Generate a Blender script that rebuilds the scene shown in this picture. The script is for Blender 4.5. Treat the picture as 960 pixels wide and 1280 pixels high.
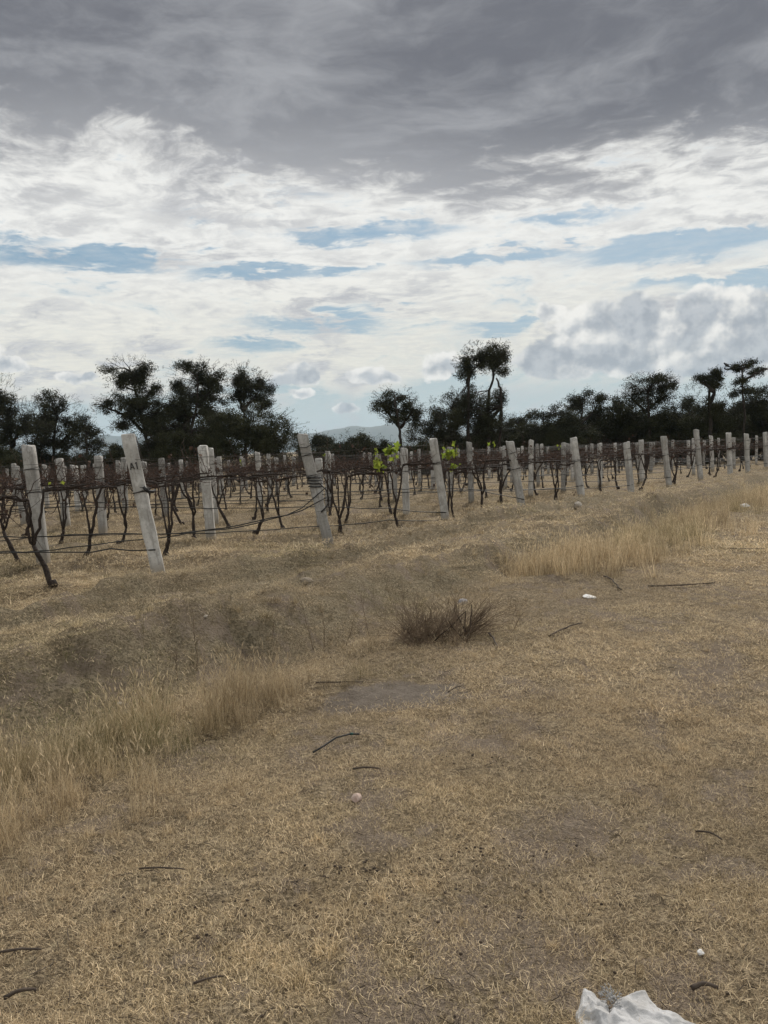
import bpy, math, random
import numpy as np
from mathutils import Vector, Matrix

for o in list(bpy.data.objects):
    bpy.data.objects.remove(o, do_unlink=True)
SC = bpy.context.scene
COL = SC.collection
rng = np.random.default_rng(7)
random.seed(7)

# ------------------------------------------------------------------ camera
FPX = 924.0            # focal length in pixels of the 960 x 1280 picture
EYE = 1.5
PITCH = math.atan(80 / FPX)
ROLL = math.atan(0.042)
cF = np.array([0, math.cos(PITCH), -math.sin(PITCH)])
_u = np.array([0, math.sin(PITCH), math.cos(PITCH)])
_r = np.array([1.0, 0, 0])
cR = _r * math.cos(ROLL) - _u * math.sin(ROLL)
cU = _u * math.cos(ROLL) + _r * math.sin(ROLL)
cam_data = bpy.data.cameras.new('camera')
cam = bpy.data.objects.new('camera', cam_data)
COL.objects.link(cam)
cam.matrix_world = Matrix(((cR[0], cU[0], -cF[0], 0), (cR[1], cU[1], -cF[1], 0),
                           (cR[2], cU[2], -cF[2], EYE), (0, 0, 0, 1)))
cam_data.sensor_fit = 'VERTICAL'
cam_data.sensor_height = 36.0
cam_data.lens = 36.0 * FPX / 1280
cam_data.clip_start = 0.05
cam_data.clip_end = 20000
SC.camera = cam

# ------------------------------------------------------------------ light
SUN_EL, SUN_AZ = 43.0, 22.0      # azimuth from +Y (view direction) towards +X
sun_data = bpy.data.lights.new('sun', 'SUN')
sun_data.energy = 1.5
sun_data.angle = math.radians(13)
sun_data.color = (1.0, 0.95, 0.87)
sun = bpy.data.objects.new('sun', sun_data)
COL.objects.link(sun)
_e, _a = math.radians(SUN_EL), math.radians(SUN_AZ)
sdir = Vector((math.cos(_e) * math.sin(_a), math.cos(_e) * math.cos(_a), math.sin(_e)))
sun.rotation_euler = sdir.to_track_quat('Z', 'Y').to_euler()
sun.location = (0, 0, 60)

SC.view_settings.view_transform = 'Standard'
SC.view_settings.look = 'None'
SC.view_settings.gamma = 1.0
SC.view_settings.exposure = 1.32
SC.view_settings.use_curve_mapping = False
SC.render.film_transparent = False
SC.cycles.use_denoising = True
SC.cycles.max_bounces = 6
SC.cycles.diffuse_bounces = 3
SC.cycles.volume_bounces = 1
SC.cycles.transparent_max_bounces = 8

def ray(px, py):
    return cF + cR * (px - 480) / FPX - cU * (py - 640) / FPX

# ------------------------------------------------------------------ node maths helper
class NT:
    """Tiny expression builder on a node tree."""
    def __init__(self, tree):
        self.t = tree
    def node(self, kind, **kw):
        n = self.t.nodes.new(kind)
        for k, v in kw.items():
            setattr(n, k, v)
        return n
    def put(self, sock, v):
        if isinstance(v, E_):
            v = v.s
        if isinstance(v, bpy.types.NodeSocket):
            self.t.links.new(v, sock)
        elif isinstance(v, (tuple, list)):
            if len(sock.default_value) == 4 and len(v) == 3:
                v = (*v, 1.0)
            sock.default_value = v
        else:
            sock.default_value = v
    def m(self, op, a, b=None, c=None):
        n = self.node('ShaderNodeMath', operation=op)
        self.put(n.inputs[0], a)
        if b is not None: self.put(n.inputs[1], b)
        if c is not None: self.put(n.inputs[2], c)
        return E_(self, n.outputs[0])
    def vm(self, op, a, b=None, out=0):
        n = self.node('ShaderNodeVectorMath', operation=op)
        self.put(n.inputs[0], a)
        if b is not None: self.put(n.inputs[1], b)
        return E_(self, n.outputs[out])
    def vscale(self, a, s):
        n = self.node('ShaderNodeVectorMath', operation='SCALE')
        self.put(n.inputs[0], a); self.put(n.inputs['Scale'], s)
        return E_(self, n.outputs[0])
    def xyz(self, x, y, z):
        n = self.node('ShaderNodeCombineXYZ')
        for i, v in enumerate((x, y, z)): self.put(n.inputs[i], v)
        return E_(self, n.outputs[0])
    def sep(self, v):
        n = self.node('ShaderNodeSeparateXYZ'); self.put(n.inputs[0], v)
        return [E_(self, o) for o in n.outputs]
    def ss(self, v, lo, hi, a=0.0, b=1.0, kind='SMOOTHSTEP'):
        n = self.node('ShaderNodeMapRange', interpolation_type=kind)
        for i, q in enumerate((v, lo, hi, a, b)): self.put(n.inputs[i], q)
        return E_(self, n.outputs[0])
    def noise(self, vec, scale=1.0, detail=4.0, rough=0.5, dist=0.0, lac=2.0, color=False, dim='3D'):
        n = self.node('ShaderNodeTexNoise', noise_dimensions=dim)
        if vec is not None: self.put(n.inputs['Vector'], vec)
        n.inputs['Scale'].default_value = scale
        n.inputs['Detail'].default_value = detail
        n.inputs['Roughness'].default_value = rough
        n.inputs['Lacunarity'].default_value = lac
        n.inputs['Distortion'].default_value = dist
        return E_(self, n.outputs[1 if color else 0])
    def voro(self, vec, scale=1.0, feature='F1', out='Distance', detail=0.0, rnd=1.0):
        n = self.node('ShaderNodeTexVoronoi', feature=feature)
        if vec is not None: self.put(n.inputs['Vector'], vec)
        n.inputs['Scale'].default_value = scale
        n.inputs['Detail'].default_value = detail
        n.inputs['Randomness'].default_value = rnd
        return E_(self, n.outputs[out])
    def mix(self, f, a, b):
        n = self.node('ShaderNodeMix', data_type='RGBA')
        n.clamp_factor = True
        self.put(n.inputs['Factor'], f); self.put(n.inputs['A'], a); self.put(n.inputs['B'], b)
        return E_(self, n.outputs['Result'])
    def tint(self, col, f):
        n = self.node('ShaderNodeMix', data_type='RGBA', blend_type='MULTIPLY')
        n.inputs['Factor'].default_value = 1.0
        self.put(n.inputs['A'], col)
        g = self.node('ShaderNodeCombineColor')
        for i in range(3): self.put(g.inputs[i], f)
        self.put(n.inputs['B'], g.outputs[0])
        return E_(self, n.outputs['Result'])

class E_:
    def __init__(self, nt, s):
        self.nt, self.s = nt, s
    def __add__(self, o): return self.nt.m('ADD', self, o)
    __radd__ = __add__
    def __mul__(self, o): return self.nt.m('MULTIPLY', self, o)
    __rmul__ = __mul__
    def __sub__(self, o): return self.nt.m('SUBTRACT', self, o)
    def __rsub__(self, o): return self.nt.m('SUBTRACT', o, self)
    def __truediv__(self, o): return self.nt.m('DIVIDE', self, o)
    def max(self, o): return self.nt.m('MAXIMUM', self, o)
    def min(self, o): return self.nt.m('MINIMUM', self, o)

# ------------------------------------------------------------------ sky
def build_world():
    w = bpy.data.worlds.new('World')
    SC.world = w
    w.use_nodes = True
    w.cycles.sampling_method = 'NONE'   # an overcast sky has no hot spot to aim at
    t = w.node_tree
    t.nodes.clear()
    N = NT(t)
    out = N.node('ShaderNodeOutputWorld')
    bg = N.node('ShaderNodeBackground')
    bg.inputs['Strength'].default_value = 0.0555
    t.links.new(bg.outputs[0], out.inputs[0])
    sky = N.node('ShaderNodeTexSky', sky_type='NISHITA')
    sky.sun_disc = False
    sky.sun_elevation = math.radians(SUN_EL)
    sky.sun_rotation = math.radians(SUN_AZ)
    sky.air_density = 1.0
    sky.dust_density = 1.5
    sky.ozone_density = 1.0
    D = N.node('ShaderNodeTexCoord').outputs['Generated']
    D = E_(N, D)
    x, y, z = N.sep(D)
    zc = z.max(0.0) + 0.025
    px, py = x / zc, y / zc                       # cloud layer seen in plan
    P = N.xyz(px * 0.85, py, 0.0)                 # streaks run across the view
    hor = N.m('SQRT', x * x + y * y)
    A, El = x / y.max(0.05), z / hor              # tangent of azimuth and of elevation
    front = N.ss(y, 0.05, 0.2)

    warp = N.noise(P, 1.1, 4, 0.55, color=True, dim='2D')
    Pw = N.vm('ADD', P, N.vscale(N.vm('SUBTRACT', warp, (0.5, 0.5, 0.5)), 0.45))
    n_big = N.noise(Pw, 1.0, 2.5, 0.5, dim='2D')
    n_mid = N.noise(Pw, 2.6, 7, 0.62, dim='2D')
    n_fine = N.noise(Pw, 8.5, 6, 0.66, dim='2D')
    # towards the horizon the layer is seen edge-on: low clouds are laid out by bearing and elevation
    Q = N.xyz(A * 4.0, El * 13.0, 0.3)
    wq = N.noise(Q, 1.2, 3, 0.5, color=True, dim='2D')
    Qw = N.vm('ADD', Q, N.vscale(N.vm('SUBTRACT', wq, (0.5, 0.5, 0.5)), 0.6))
    n_low = N.noise(Qw, 2.4, 8, 0.66, dim='2D')
    n_low2 = N.noise(Qw, 1.0, 3, 0.5, dim='2D')
    low = N.ss(El, 0.30, 0.16)

    # thickness of the cloud sheet: thick deck overhead, thin bright sheet ahead, clear near the horizon
    edge = 2.42 + N.m('EXPONENT', (px - 0.62) * (px - 0.62) * -2.2) * 0.52
    deck = N.ss((edge - py) * 1.5 + (n_big - 0.5) * 1.5 + (n_mid - 0.5) * 2.0 + (n_fine - 0.5) * 0.9, -1.0, 1.15)
    deck = deck * N.ss(py + (n_big - 0.5) * 1.2, -0.7, 0.5)     # unseen end of the cloud bank, added to brighten the ground
    sheet = 0.52 + (n_mid - 0.5) * 1.1 + (n_fine - 0.5) * 0.5
    sheet_l = 0.50 + (n_low - 0.5) * 1.5 + (n_low2 - 0.5) * 0.8
    sh = sheet * (1.0 - low) + sheet_l * low
    # blue gaps: direction (from the picture), half sizes
    gaps = [(120, 325, 130, 11, .62), (320, 343, 90, 8, .6), (465, 289, 100, 12, .85), (405, 341, 45, 6, .6),
            (640, 319, 110, 8, .62), (870, 302, 140, 16, .9), (720, 272, 70, 8, .5), (960, 348, 110, 13, .75),
            (405, 403, 80, 16, .6), (470, 382, 70, 7, .4), (320, 432, 60, 12, .45), (625, 410, 40, 8, .5),
            (20, 300, 60, 8, .4), (860, 355, 90, 9, .4), (210, 455, 40, 18, .3)]
    g = None
    AE = N.xyz(A, El, 0.0)
    AEw = N.vm('ADD', AE, N.xyz((n_low - 0.5) * 0.14, (n_mid - 0.5) * 0.04 + (n_low - 0.5) * 0.05, 0.0))
    def ang(qx, qy):
        d = ray(qx, qy)
        return d[0] / d[1], d[2] / math.hypot(d[0], d[1])
    for qx, qy, rx, ry, k in gaps:
        a0, e0 = ang(qx, qy)
        v = N.vm('MULTIPLY', N.vm('SUBTRACT', AEw, (a0, e0, 0.0)), (FPX / rx, FPX / ry, 0.0))
        L = N.vm('DOT_PRODUCT', v, v, out=1)
        e = N.m('EXPONENT', L * -0.9) * k
        g = e if g is None else g.max(e)
    clear = N.ss(El, 0.115, 0.05) * 0.62
    T = (sh - g * (0.25 + n_fine * 1.75) * front - clear).max(deck * 1.15)
    cover = N.ss(T + (n_fine - 0.5) * 0.35, -0.12, 0.40)
    white = N.mix(N.ss(El, 0.28, 0.10), (6.7, 6.65, 6.4, 1), (6.4, 6.2, 5.5, 1))
    mid_g = N.mix(N.ss(n_fine, 0.35, 0.7), (3.7, 3.75, 3.9, 1), (4.9, 4.9, 4.85, 1))
    dark = N.mix(N.ss(n_mid * 0.6 + n_big * 0.3 + n_fine * 0.2, 0.40, 0.74), (1.15, 1.18, 1.36, 1), (2.7, 2.75, 2.9, 1))
    shade = N.ss(T, 0.42, 0.95) + N.ss(n_low2 * low + n_big * (1.0 - low), 0.50, 0.66) * N.ss(n_low, 0.42, 0.6) * 0.55
    shade = shade + N.ss(n_fine * 0.6 + n_low * 0.4, 0.40, 0.66) * 0.62
    cc = N.mix(shade, white, mid_g)
    cc = N.mix(N.ss(deck, 0.12, 0.95), cc, dark)
    skyb = N.mix(0.55, N.tint(sky.outputs[0], 0.50), (1.35, 2.85, 3.95, 1))
    skyc = N.mix(N.ss(El, 0.14, 0.0), skyb, (4.2, 4.95, 5.0, 1))
    col = N.mix(cover, skyc, cc)

    # heaped clouds low in the sky
    heaps = [(700, 440, 50, 30), (745, 420, 55, 40), (800, 408, 50, 38), (850, 424, 50, 40), (905, 400, 54, 40),
             (950, 420, 60, 50), (760, 450, 70, 26), (880, 448, 80, 30), (672, 448, 30, 20), (690, 392, 18, 16),
             (1040, 430, 70, 44), (1130, 445, 60, 30), (385, 467, 24, 17), (352, 474, 22, 10), (455, 468, 28, 13), (434, 513, 18, 8), (550, 458, 28, 18),
             (480, 473, 22, 8), (12, 455, 28, 10), (95, 470, 28, 10), (-60, 440, 60, 26), (380, 493, 20, 8)]
    H = N.xyz(A * 1.0, El * 1.2, 1.7)
    b2 = N.noise(H, 22, 5, 0.55, dim='2D')
    b3 = N.noise(N.vm('ADD', H, (-0.005, 0.011, 0.0)), 22, 3, 0.5, dim='2D')
    bn = N.noise(H, 48, 4, 0.6, dim='2D')
    hw = N.vm('ADD', AE, N.vscale(N.vm('SUBTRACT', N.noise(H, 16, 4, 0.6, color=True, dim='2D'), (0.5, 0.5, 0.5)), 0.035))
    h = None
    for qx, qy, rx, ry in heaps:
        a0, e0 = ang(qx, qy)
        v = N.vm('MULTIPLY', N.vm('SUBTRACT', hw, (a0, e0, 0.0)), (FPX / rx, FPX / ry, 0.0))
        e = 1.0 - N.vm('LENGTH', v, out=1)
        h = e if h is None else N.m('SMOOTH_MAX', h, e, 0.35)
    dens = h + (b2 - 0.5) * 0.85 + (bn - 0.5) * 0.25
    hcov = N.ss(dens, -0.03, 0.20) * front
    b4 = N.noise(N.vm('ADD', H, (0.3, 0.1, 0.0)), 15, 2, 0.5, dim='2D')
    core = N.ss(dens * 0.5 + (b3 - b2) * 1.3 + (bn - 0.5) * 0.4 + (b4 - 0.5) * 1.3 + (0.165 - El) * 2.2 * N.ss(A, 0.10, 0.20), -0.14, 0.50)
    hcol = N.mix(core, (6.9, 6.75, 6.4, 1), N.mix(N.ss(bn * 0.6 + b2 * 0.4, 0.40, 0.62), (2.75, 3.0, 3.3, 1), (3.9, 4.1, 4.3, 1)))
    col = N.mix(hcov * 0.97, col, hcol)
    # below the horizon (never seen: the ground covers it) the sky fades to the ground's own tone
    col = N.mix(N.ss(z, 0.0, -0.05), col, (1.2, 1.0, 0.7, 1))
    t.links.new(col.s, bg.inputs['Color'])
build_world()

# ------------------------------------------------------------------ mesh helpers
class MB:
    """Collects vertices and faces, then links them as one mesh object."""
    def __init__(self):
        self.v, self.f, self.n = [], [], 0
    def add(self, verts, faces):
        self.v.append(np.asarray(verts, float).reshape(-1, 3))
        self.f.extend([tuple(int(i) + self.n for i in q) for q in faces])
        self.n += len(self.v[-1])
        return self
    def tube(self, pts, rad, sides=6, cap=True, jit=0.0, r=None):
        pts = np.asarray(pts, float); k = len(pts)
        rad = np.broadcast_to(np.asarray(rad, float), (k,))
        tan = np.gradient(pts, axis=0)
        tan /= np.linalg.norm(tan, axis=1)[:, None] + 1e-9
        ref = np.array([0.31, 0.22, 0.93]) if abs(tan[0] @ np.array([0.31, 0.22, 0.93])) < .9 else np.array([1.0, 0, 0])
        a = np.cross(tan, ref); a /= np.linalg.norm(a, axis=1)[:, None] + 1e-9
        b = np.cross(tan, a)
        th = np.arange(sides) * 2 * math.pi / sides
        rr = rad[:, None] * (1 + (jit * (r or rng).standard_normal((k, sides)) if jit else 0))
        V = pts[:, None] + rr[..., None] * (np.cos(th)[None, :, None] * a[:, None] + np.sin(th)[None, :, None] * b[:, None])
        F = []
        for i in range(k - 1):
            for j in range(sides):
                j2 = (j + 1) % sides
                F.append((i * sides + j, i * sides + j2, (i + 1) * sides + j2, (i + 1) * sides + j))
        if cap:
            F.append(tuple(range(sides))[::-1]); F.append(tuple((k - 1) * sides + j for j in range(sides)))
        return self.add(V.reshape(-1, 3), F)
    def mesh(self, name, mat, smooth=True):
        me = bpy.data.meshes.new(name)
        V = np.concatenate(self.v) if self.v else np.zeros((0, 3))
        fast_mesh(me, V, self.f)
        if mat: me.materials.append(mat)
        if smooth: me.shade_smooth()
        return me
    def build(self, name, mat, parent=None, smooth=True):
        return link(name, self.mesh(name, mat, smooth), parent)

def fast_mesh(me, V, F):
    V = np.asarray(V, np.float32)
    if isinstance(F, np.ndarray):
        k = F.shape[1]; tot = np.full(len(F), k, np.int32); loops = F.astype(np.int32).ravel()
    else:
        tot = np.array([len(q) for q in F], np.int32)
        loops = np.fromiter((i for q in F for i in q), np.int32, int(tot.sum()))
    me.vertices.add(len(V)); me.vertices.foreach_set('co', V.ravel())
    me.loops.add(len(loops)); me.loops.foreach_set('vertex_index', loops)
    me.polygons.add(len(tot))
    st = np.zeros(len(tot), np.int32); st[1:] = np.cumsum(tot)[:-1]
    me.polygons.foreach_set('loop_start', st)
    me.update(calc_edges=True)
    return me

def link(name, me, parent=None):
    o = bpy.data.objects.new(name, me)
    COL.objects.link(o)
    if parent is not None: o.parent = parent
    return o
def empty(name, loc=(0, 0, 0), rot=(0, 0, 0)):
    o = bpy.data.objects.new(name, None)
    o.empty_display_size = 0.1
    COL.objects.link(o); o.location = loc; o.rotation_euler = rot
    return o
def tag(o, label=None, cat=None, group=None, kind=None):
    if label: o['label'] = label
    if cat: o['category'] = cat
    if group: o['group'] = group
    if kind: o['kind'] = kind
    return o
def attr(me, name, vals, domain='POINT'):
    a = me.attributes.new(name, 'FLOAT', domain)
    a.data.foreach_set('value', np.asarray(vals, np.float32))

# ------------------------------------------------------------------ noise and terrain
def _hash(ix, iy, seed):
    h = (ix.astype(np.int64) * 374761393 + iy.astype(np.int64) * 668265263 + seed * 1442695041) & 0xFFFFFFFF
    h = ((h ^ (h >> 13)) * 1274126177) & 0xFFFFFFFF
    return ((h ^ (h >> 16)) & 0xFFFF) / 65535.0
def vnoise(x, y, seed=0):
    ix, iy = np.floor(x), np.floor(y)
    fx, fy = x - ix, y - iy
    fx, fy = fx * fx * fx * (fx * (fx * 6 - 15) + 10), fy * fy * fy * (fy * (fy * 6 - 15) + 10)
    a, b = _hash(ix, iy, seed), _hash(ix + 1, iy, seed)
    c, d = _hash(ix, iy + 1, seed), _hash(ix + 1, iy + 1, seed)
    return (a * (1 - fx) + b * fx) * (1 - fy) + (c * (1 - fx) + d * fx) * fy
def fbm(x, y, f, oct=3, seed=0):
    s, a, tot = 0, 1.0, 0
    for i in range(oct):
        s = s + a * (vnoise(x * f + 17.3 * i, y * f - 9.1 * i, seed + i) - 0.5); tot += a
        a *= 0.5; f *= 2.03
    return s / tot
NX, NY = -0.807, 0.59                     # across the track, towards the vineyard
def ts(x, y): return x * NX + y * NY, x * 0.59 + y * 0.807
ROW0, DROW, NROWS = 9.35, 2.56, 18
def sstep(v, a, b):
    q = np.clip((v - a) / (b - a), 0, 1); return q * q * (3 - 2 * q)
RIDGES = [(5.0, 0.15, 0.17), (5.75, 0.14, 0.15), (6.75, 0.17, 0.18), (7.5, 0.08, 0.13), (8.4, 0.06, 0.14)]
def height(x, y):
    x, y = np.asarray(x, float), np.asarray(y, float)
    t, s = ts(x, y)
    t = t + 0.5 * fbm(s, s * 0, 0.35, 2, 3) + 0.3 * fbm(x, y, 0.9, 2, 5)
    d = np.hypot(x, y)
    fade = sstep(d, 140, 60)
    z = -0.0125 * np.clip(y, 0, 90)
    along = 0.88 + 0.9 * fbm(s, t * 0.2, 0.25, 2, 9)
    t1 = t + 0.05 * np.clip(s - 11, 0, 25)
    z = z + fade * along * (0.19 * sstep(t, 4.40, 4.85) - 0.16 * sstep(t, 5.1, 6.3) + 0.18 * sstep(t1, 6.45, 6.80) - 0.34 * sstep(t1, 6.95, 7.75)
                            - 0.14 * np.exp(-((t - 4.15) / 0.36) ** 2))
    for tr_, am, wd in RIDGES:
        z = z + fade * (am * (0.8 + 2.0 * fbm(s * 1.0, t * 0 + tr_, 0.55, 3, int(tr_ * 10)))) * np.exp(-((t - tr_ - 0.35 * fbm(s, t * 0 + 3 * tr_, 0.6, 2, 15)) / wd) ** 2)
    z = z + fade * (0.20 * fbm(x, y, 2.6, 3, 45) + 0.10 * np.abs(fbm(x, y, 5.5, 3, 47))) * sstep(t, 3.9, 4.6) * (1 - 0.6 * sstep(t, 7.5, 8.5)) * sstep(np.hypot(x, y), 34, 14)
    field = sstep(t1, 7.0, 8.0) * fade
    ph = (y - ROW0 + 0.25 * fbm(x, y, 0.4, 2, 21)) / DROW
    ph = np.abs(ph - np.round(ph)) * DROW
    z = z + field * 0.13 * np.exp(-(ph / 0.40) ** 2)
    rough = 0.35 + 0.65 * sstep(t, 2.6, 3.6)
    z = z + fade * rough * (0.16 * fbm(x, y, 0.7, 3, 31) + 0.11 * fbm(x, y, 2.3, 3, 41)) * 1.1
    z = z + sstep(d, 40, 8) * 0.02 * fbm(x, y, 11, 2, 51) * (0.6 + rough)
    for rt in (1.05, -0.75):
        z = z - sstep(d, 40, 15) * 0.025 * np.exp(-((t - rt) / 0.22) ** 2)
    # mound at the third end post
    z = z + 0.10 * np.exp(-(((x - 1.3) / 1.2) ** 2 + ((y - 14.5) / 0.9) ** 2))
    return z
def hz(x, y): return float(height(np.array([x]), np.array([y]))[0])
def at(px, py):
    """Point of the terrain seen at a picture position."""
    d = ray(px, py)
    ks = _KS
    g = EYE + d[2] * ks - height(d[0] * ks, d[1] * ks)
    i = int(np.argmax(g < 0)) or len(ks) - 1
    f = g[i - 1] / (g[i - 1] - g[i]) if g[i] < 0 else 1.0
    k = ks[i - 1] + (ks[i] - ks[i - 1]) * f
    x, y = d[0] * k, d[1] * k
    return Vector((x, y, hz(x, y)))
_KS = np.concatenate([np.linspace(0.8, 12, 560), np.geomspace(12.05, 300, 400)])
def pt(px, py, depth):
    """World point at a picture position and a given distance along +Y."""
    d = ray(px, py); k = depth / d[1]
    return np.array([d[0] * k, d[1] * k, EYE + d[2] * k])

_pc = at(492, 869)
def patch_mask(x, y):
    """Worn patch of bare earth beside the grass strip."""
    w = fbm(x, y, 4.0, 3, 61)
    e = np.hypot(((x - _pc.x) * 0.98 - (y - _pc.y) * 0.10) / 0.47, ((y - _pc.y) - 0.10 * (x - _pc.x)) / 0.25)
    return sstep(e + w * 0.9, 1.06, 0.92)
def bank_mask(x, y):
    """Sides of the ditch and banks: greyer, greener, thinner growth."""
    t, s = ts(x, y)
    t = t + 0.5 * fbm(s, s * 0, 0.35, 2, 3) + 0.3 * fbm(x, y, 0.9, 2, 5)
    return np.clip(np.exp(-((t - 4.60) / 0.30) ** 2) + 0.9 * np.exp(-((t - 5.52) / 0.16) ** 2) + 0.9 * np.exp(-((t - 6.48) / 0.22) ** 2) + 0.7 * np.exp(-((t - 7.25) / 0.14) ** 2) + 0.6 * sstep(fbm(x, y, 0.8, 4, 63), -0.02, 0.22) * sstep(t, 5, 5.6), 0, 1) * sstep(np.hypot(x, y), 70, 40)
def bare_mask(x, y):
    t, s = ts(x, y)
    d = np.hypot(x, y)
    w = fbm(x, y, 3.0, 3, 61)
    m = sstep(fbm(x, y, 1.6, 4, 71) + 1.1 * fbm(x, y, 8, 3, 75), 0.05, 0.32) * 0.78
    m = m * np.where(t < 2.9, 1, 0.8)
    tw = t + 0.35 * fbm(x, y, 1.5, 3, 77)
    for rt in (1.05, -0.75):
        m = np.maximum(m, 0.8 * np.exp(-((tw - rt) / 0.24) ** 2) * sstep(fbm(s, t, 0.8, 3, 81) + 0.5 * fbm(x, y, 5, 2, 83), -0.30, 0.12))
    m = np.maximum(m, patch_mask(x, y))
    # bank of the ditch, the side that faces the track
    m = np.maximum(m, 0.7 * np.exp(-((tw - 4.65) / 0.25) ** 2) * sstep(fbm(x, y, 3.5, 4, 85), 0.0, 0.2))
    m = np.maximum(m, 0.6 * np.exp(-((tw - 6.2) / 0.3) ** 2) * sstep(fbm(x, y, 0.9, 3, 87), 0.0, 0.2))
    return np.clip(m, 0, 1)

# ------------------------------------------------------------------ materials
def mat(name):
    m = bpy.data.materials.new(name); m.use_nodes = True
    t = m.node_tree; t.nodes.clear()
    N = NT(t)
    out = N.node('ShaderNodeOutputMaterial')
    b = N.node('ShaderNodeBsdfPrincipled')
    b.inputs['Roughness'].default_value = 0.85
    b.inputs['Specular IOR Level'].default_value = 0.25
    t.links.new(b.outputs[0], out.inputs[0])
    return m, N, b, out
def attribute(N, name, kind='GEOMETRY', out='Fac'):
    n = N.node('ShaderNodeAttribute', attribute_name=name, attribute_type=kind)
    return E_(N, n.outputs[out])
def bump(N, b, h, strength=0.5, dist=0.01):
    n = N.node('ShaderNodeBump')
    n.inputs['Strength'].default_value = strength
    n.inputs['Distance'].default_value = dist
    N.put(n.inputs['Height'], h)
    N.put(b.inputs['Normal'], n.outputs[0])
def simple(name, c1, c2, scale=8.0, rough=0.85, bump_d=0.0, detail=4, rand=0.0):
    m, N, b, out = mat(name)
    co = N.node('ShaderNodeTexCoord').outputs['Object']
    n = N.noise(co, scale, detail, 0.6)
    c = N.mix(N.ss(n, 0.35, 0.65), c1, c2)
    if rand:
        oi = N.node('ShaderNodeObjectInfo').outputs['Random']
        c = N.tint(c, N.ss(oi, 0, 1, 1 - rand, 1 + rand, 'LINEAR'))
    N.put(b.inputs['Base Color'], c)
    b.inputs['Roughness'].default_value = rough
    if bump_d: bump(N, b, n, 0.8, bump_d)
    return m

def make_ground_mat():
    m, N, b, out = mat('dry_ground')
    pos = E_(N, N.node('ShaderNodeNewGeometry').outputs['Position'])
    bare = attribute(N, 'bare')
    n1 = N.noise(pos, 0.9, 5, 0.6)
    n2 = N.noise(pos, 9.0, 5, 0.65)
    n3 = N.noise(pos, 60.0, 4, 0.7)
    n4 = N.noise(N.vm('MULTIPLY', pos, (1.0, 1.0, 1.0)), 190.0, 2, 0.7)
    straw = N.mix(N.ss(n2, 0.35, 0.65), (0.305, 0.238, 0.155), (0.49, 0.392, 0.265))
    straw = N.mix(N.ss(n1, 0.45, 0.68), straw, (0.27, 0.205, 0.125))
    thatch = N.mix(N.ss(n3, 0.38, 0.62), (0.15, 0.118, 0.078), straw)
    n5 = N.noise(pos, 23.0, 4, 0.7)
    thatch = N.mix(N.ss(n5, 0.48, 0.64) * 0.65, thatch, (0.105, 0.08, 0.053))
    thatch = N.mix(N.ss(n5, 0.46, 0.34) * 0.5, thatch, (0.48, 0.395, 0.25))
    thatch = N.mix(attribute(N, 'bank') * N.ss(n2, 0.3, 0.6, 0.35, 0.85), thatch, N.mix(N.ss(n5 * 0.6 + n3 * 0.4, 0.42, 0.58), (0.11, 0.094, 0.064), (0.36, 0.303, 0.205)))  # shade of the bank and ridge faces painted into the ground colour
    soil = N.mix(N.ss(n2, 0.3, 0.7), (0.215, 0.168, 0.125), (0.295, 0.238, 0.182))
    soil = N.mix(N.ss(n4, 0.54, 0.68), soil, (0.10, 0.078, 0.058))
    soil = N.mix(N.ss(n3, 0.52, 0.70) * 0.6, soil, (0.30, 0.255, 0.20))
    peb = N.voro(pos, 55, 'F1')
    soil = N.mix(N.ss(peb, 0.22, 0.10) * 0.7, soil, (0.13, 0.105, 0.08))
    soil = N.mix(attribute(N, 'patch') * 0.85, soil, N.mix(N.ss(n2, 0.35, 0.65), (0.18, 0.152, 0.125), (0.245, 0.21, 0.175)))
    col = N.mix(N.ss(bare + (n3 - 0.5) * 1.3 + (n2 - 0.5) * 0.5, 0.32, 0.72), thatch, soil)
    N.put(b.inputs['Base Color'], col)
    b.inputs['Roughness'].default_value = 0.95
    b.inputs['Specular IOR Level'].default_value = 0.1
    bump(N, b, n3 + n2 * 1.5 + n5 * 1.6 + n4 * 0.4, 1.0, 0.03)
    return m

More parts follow.
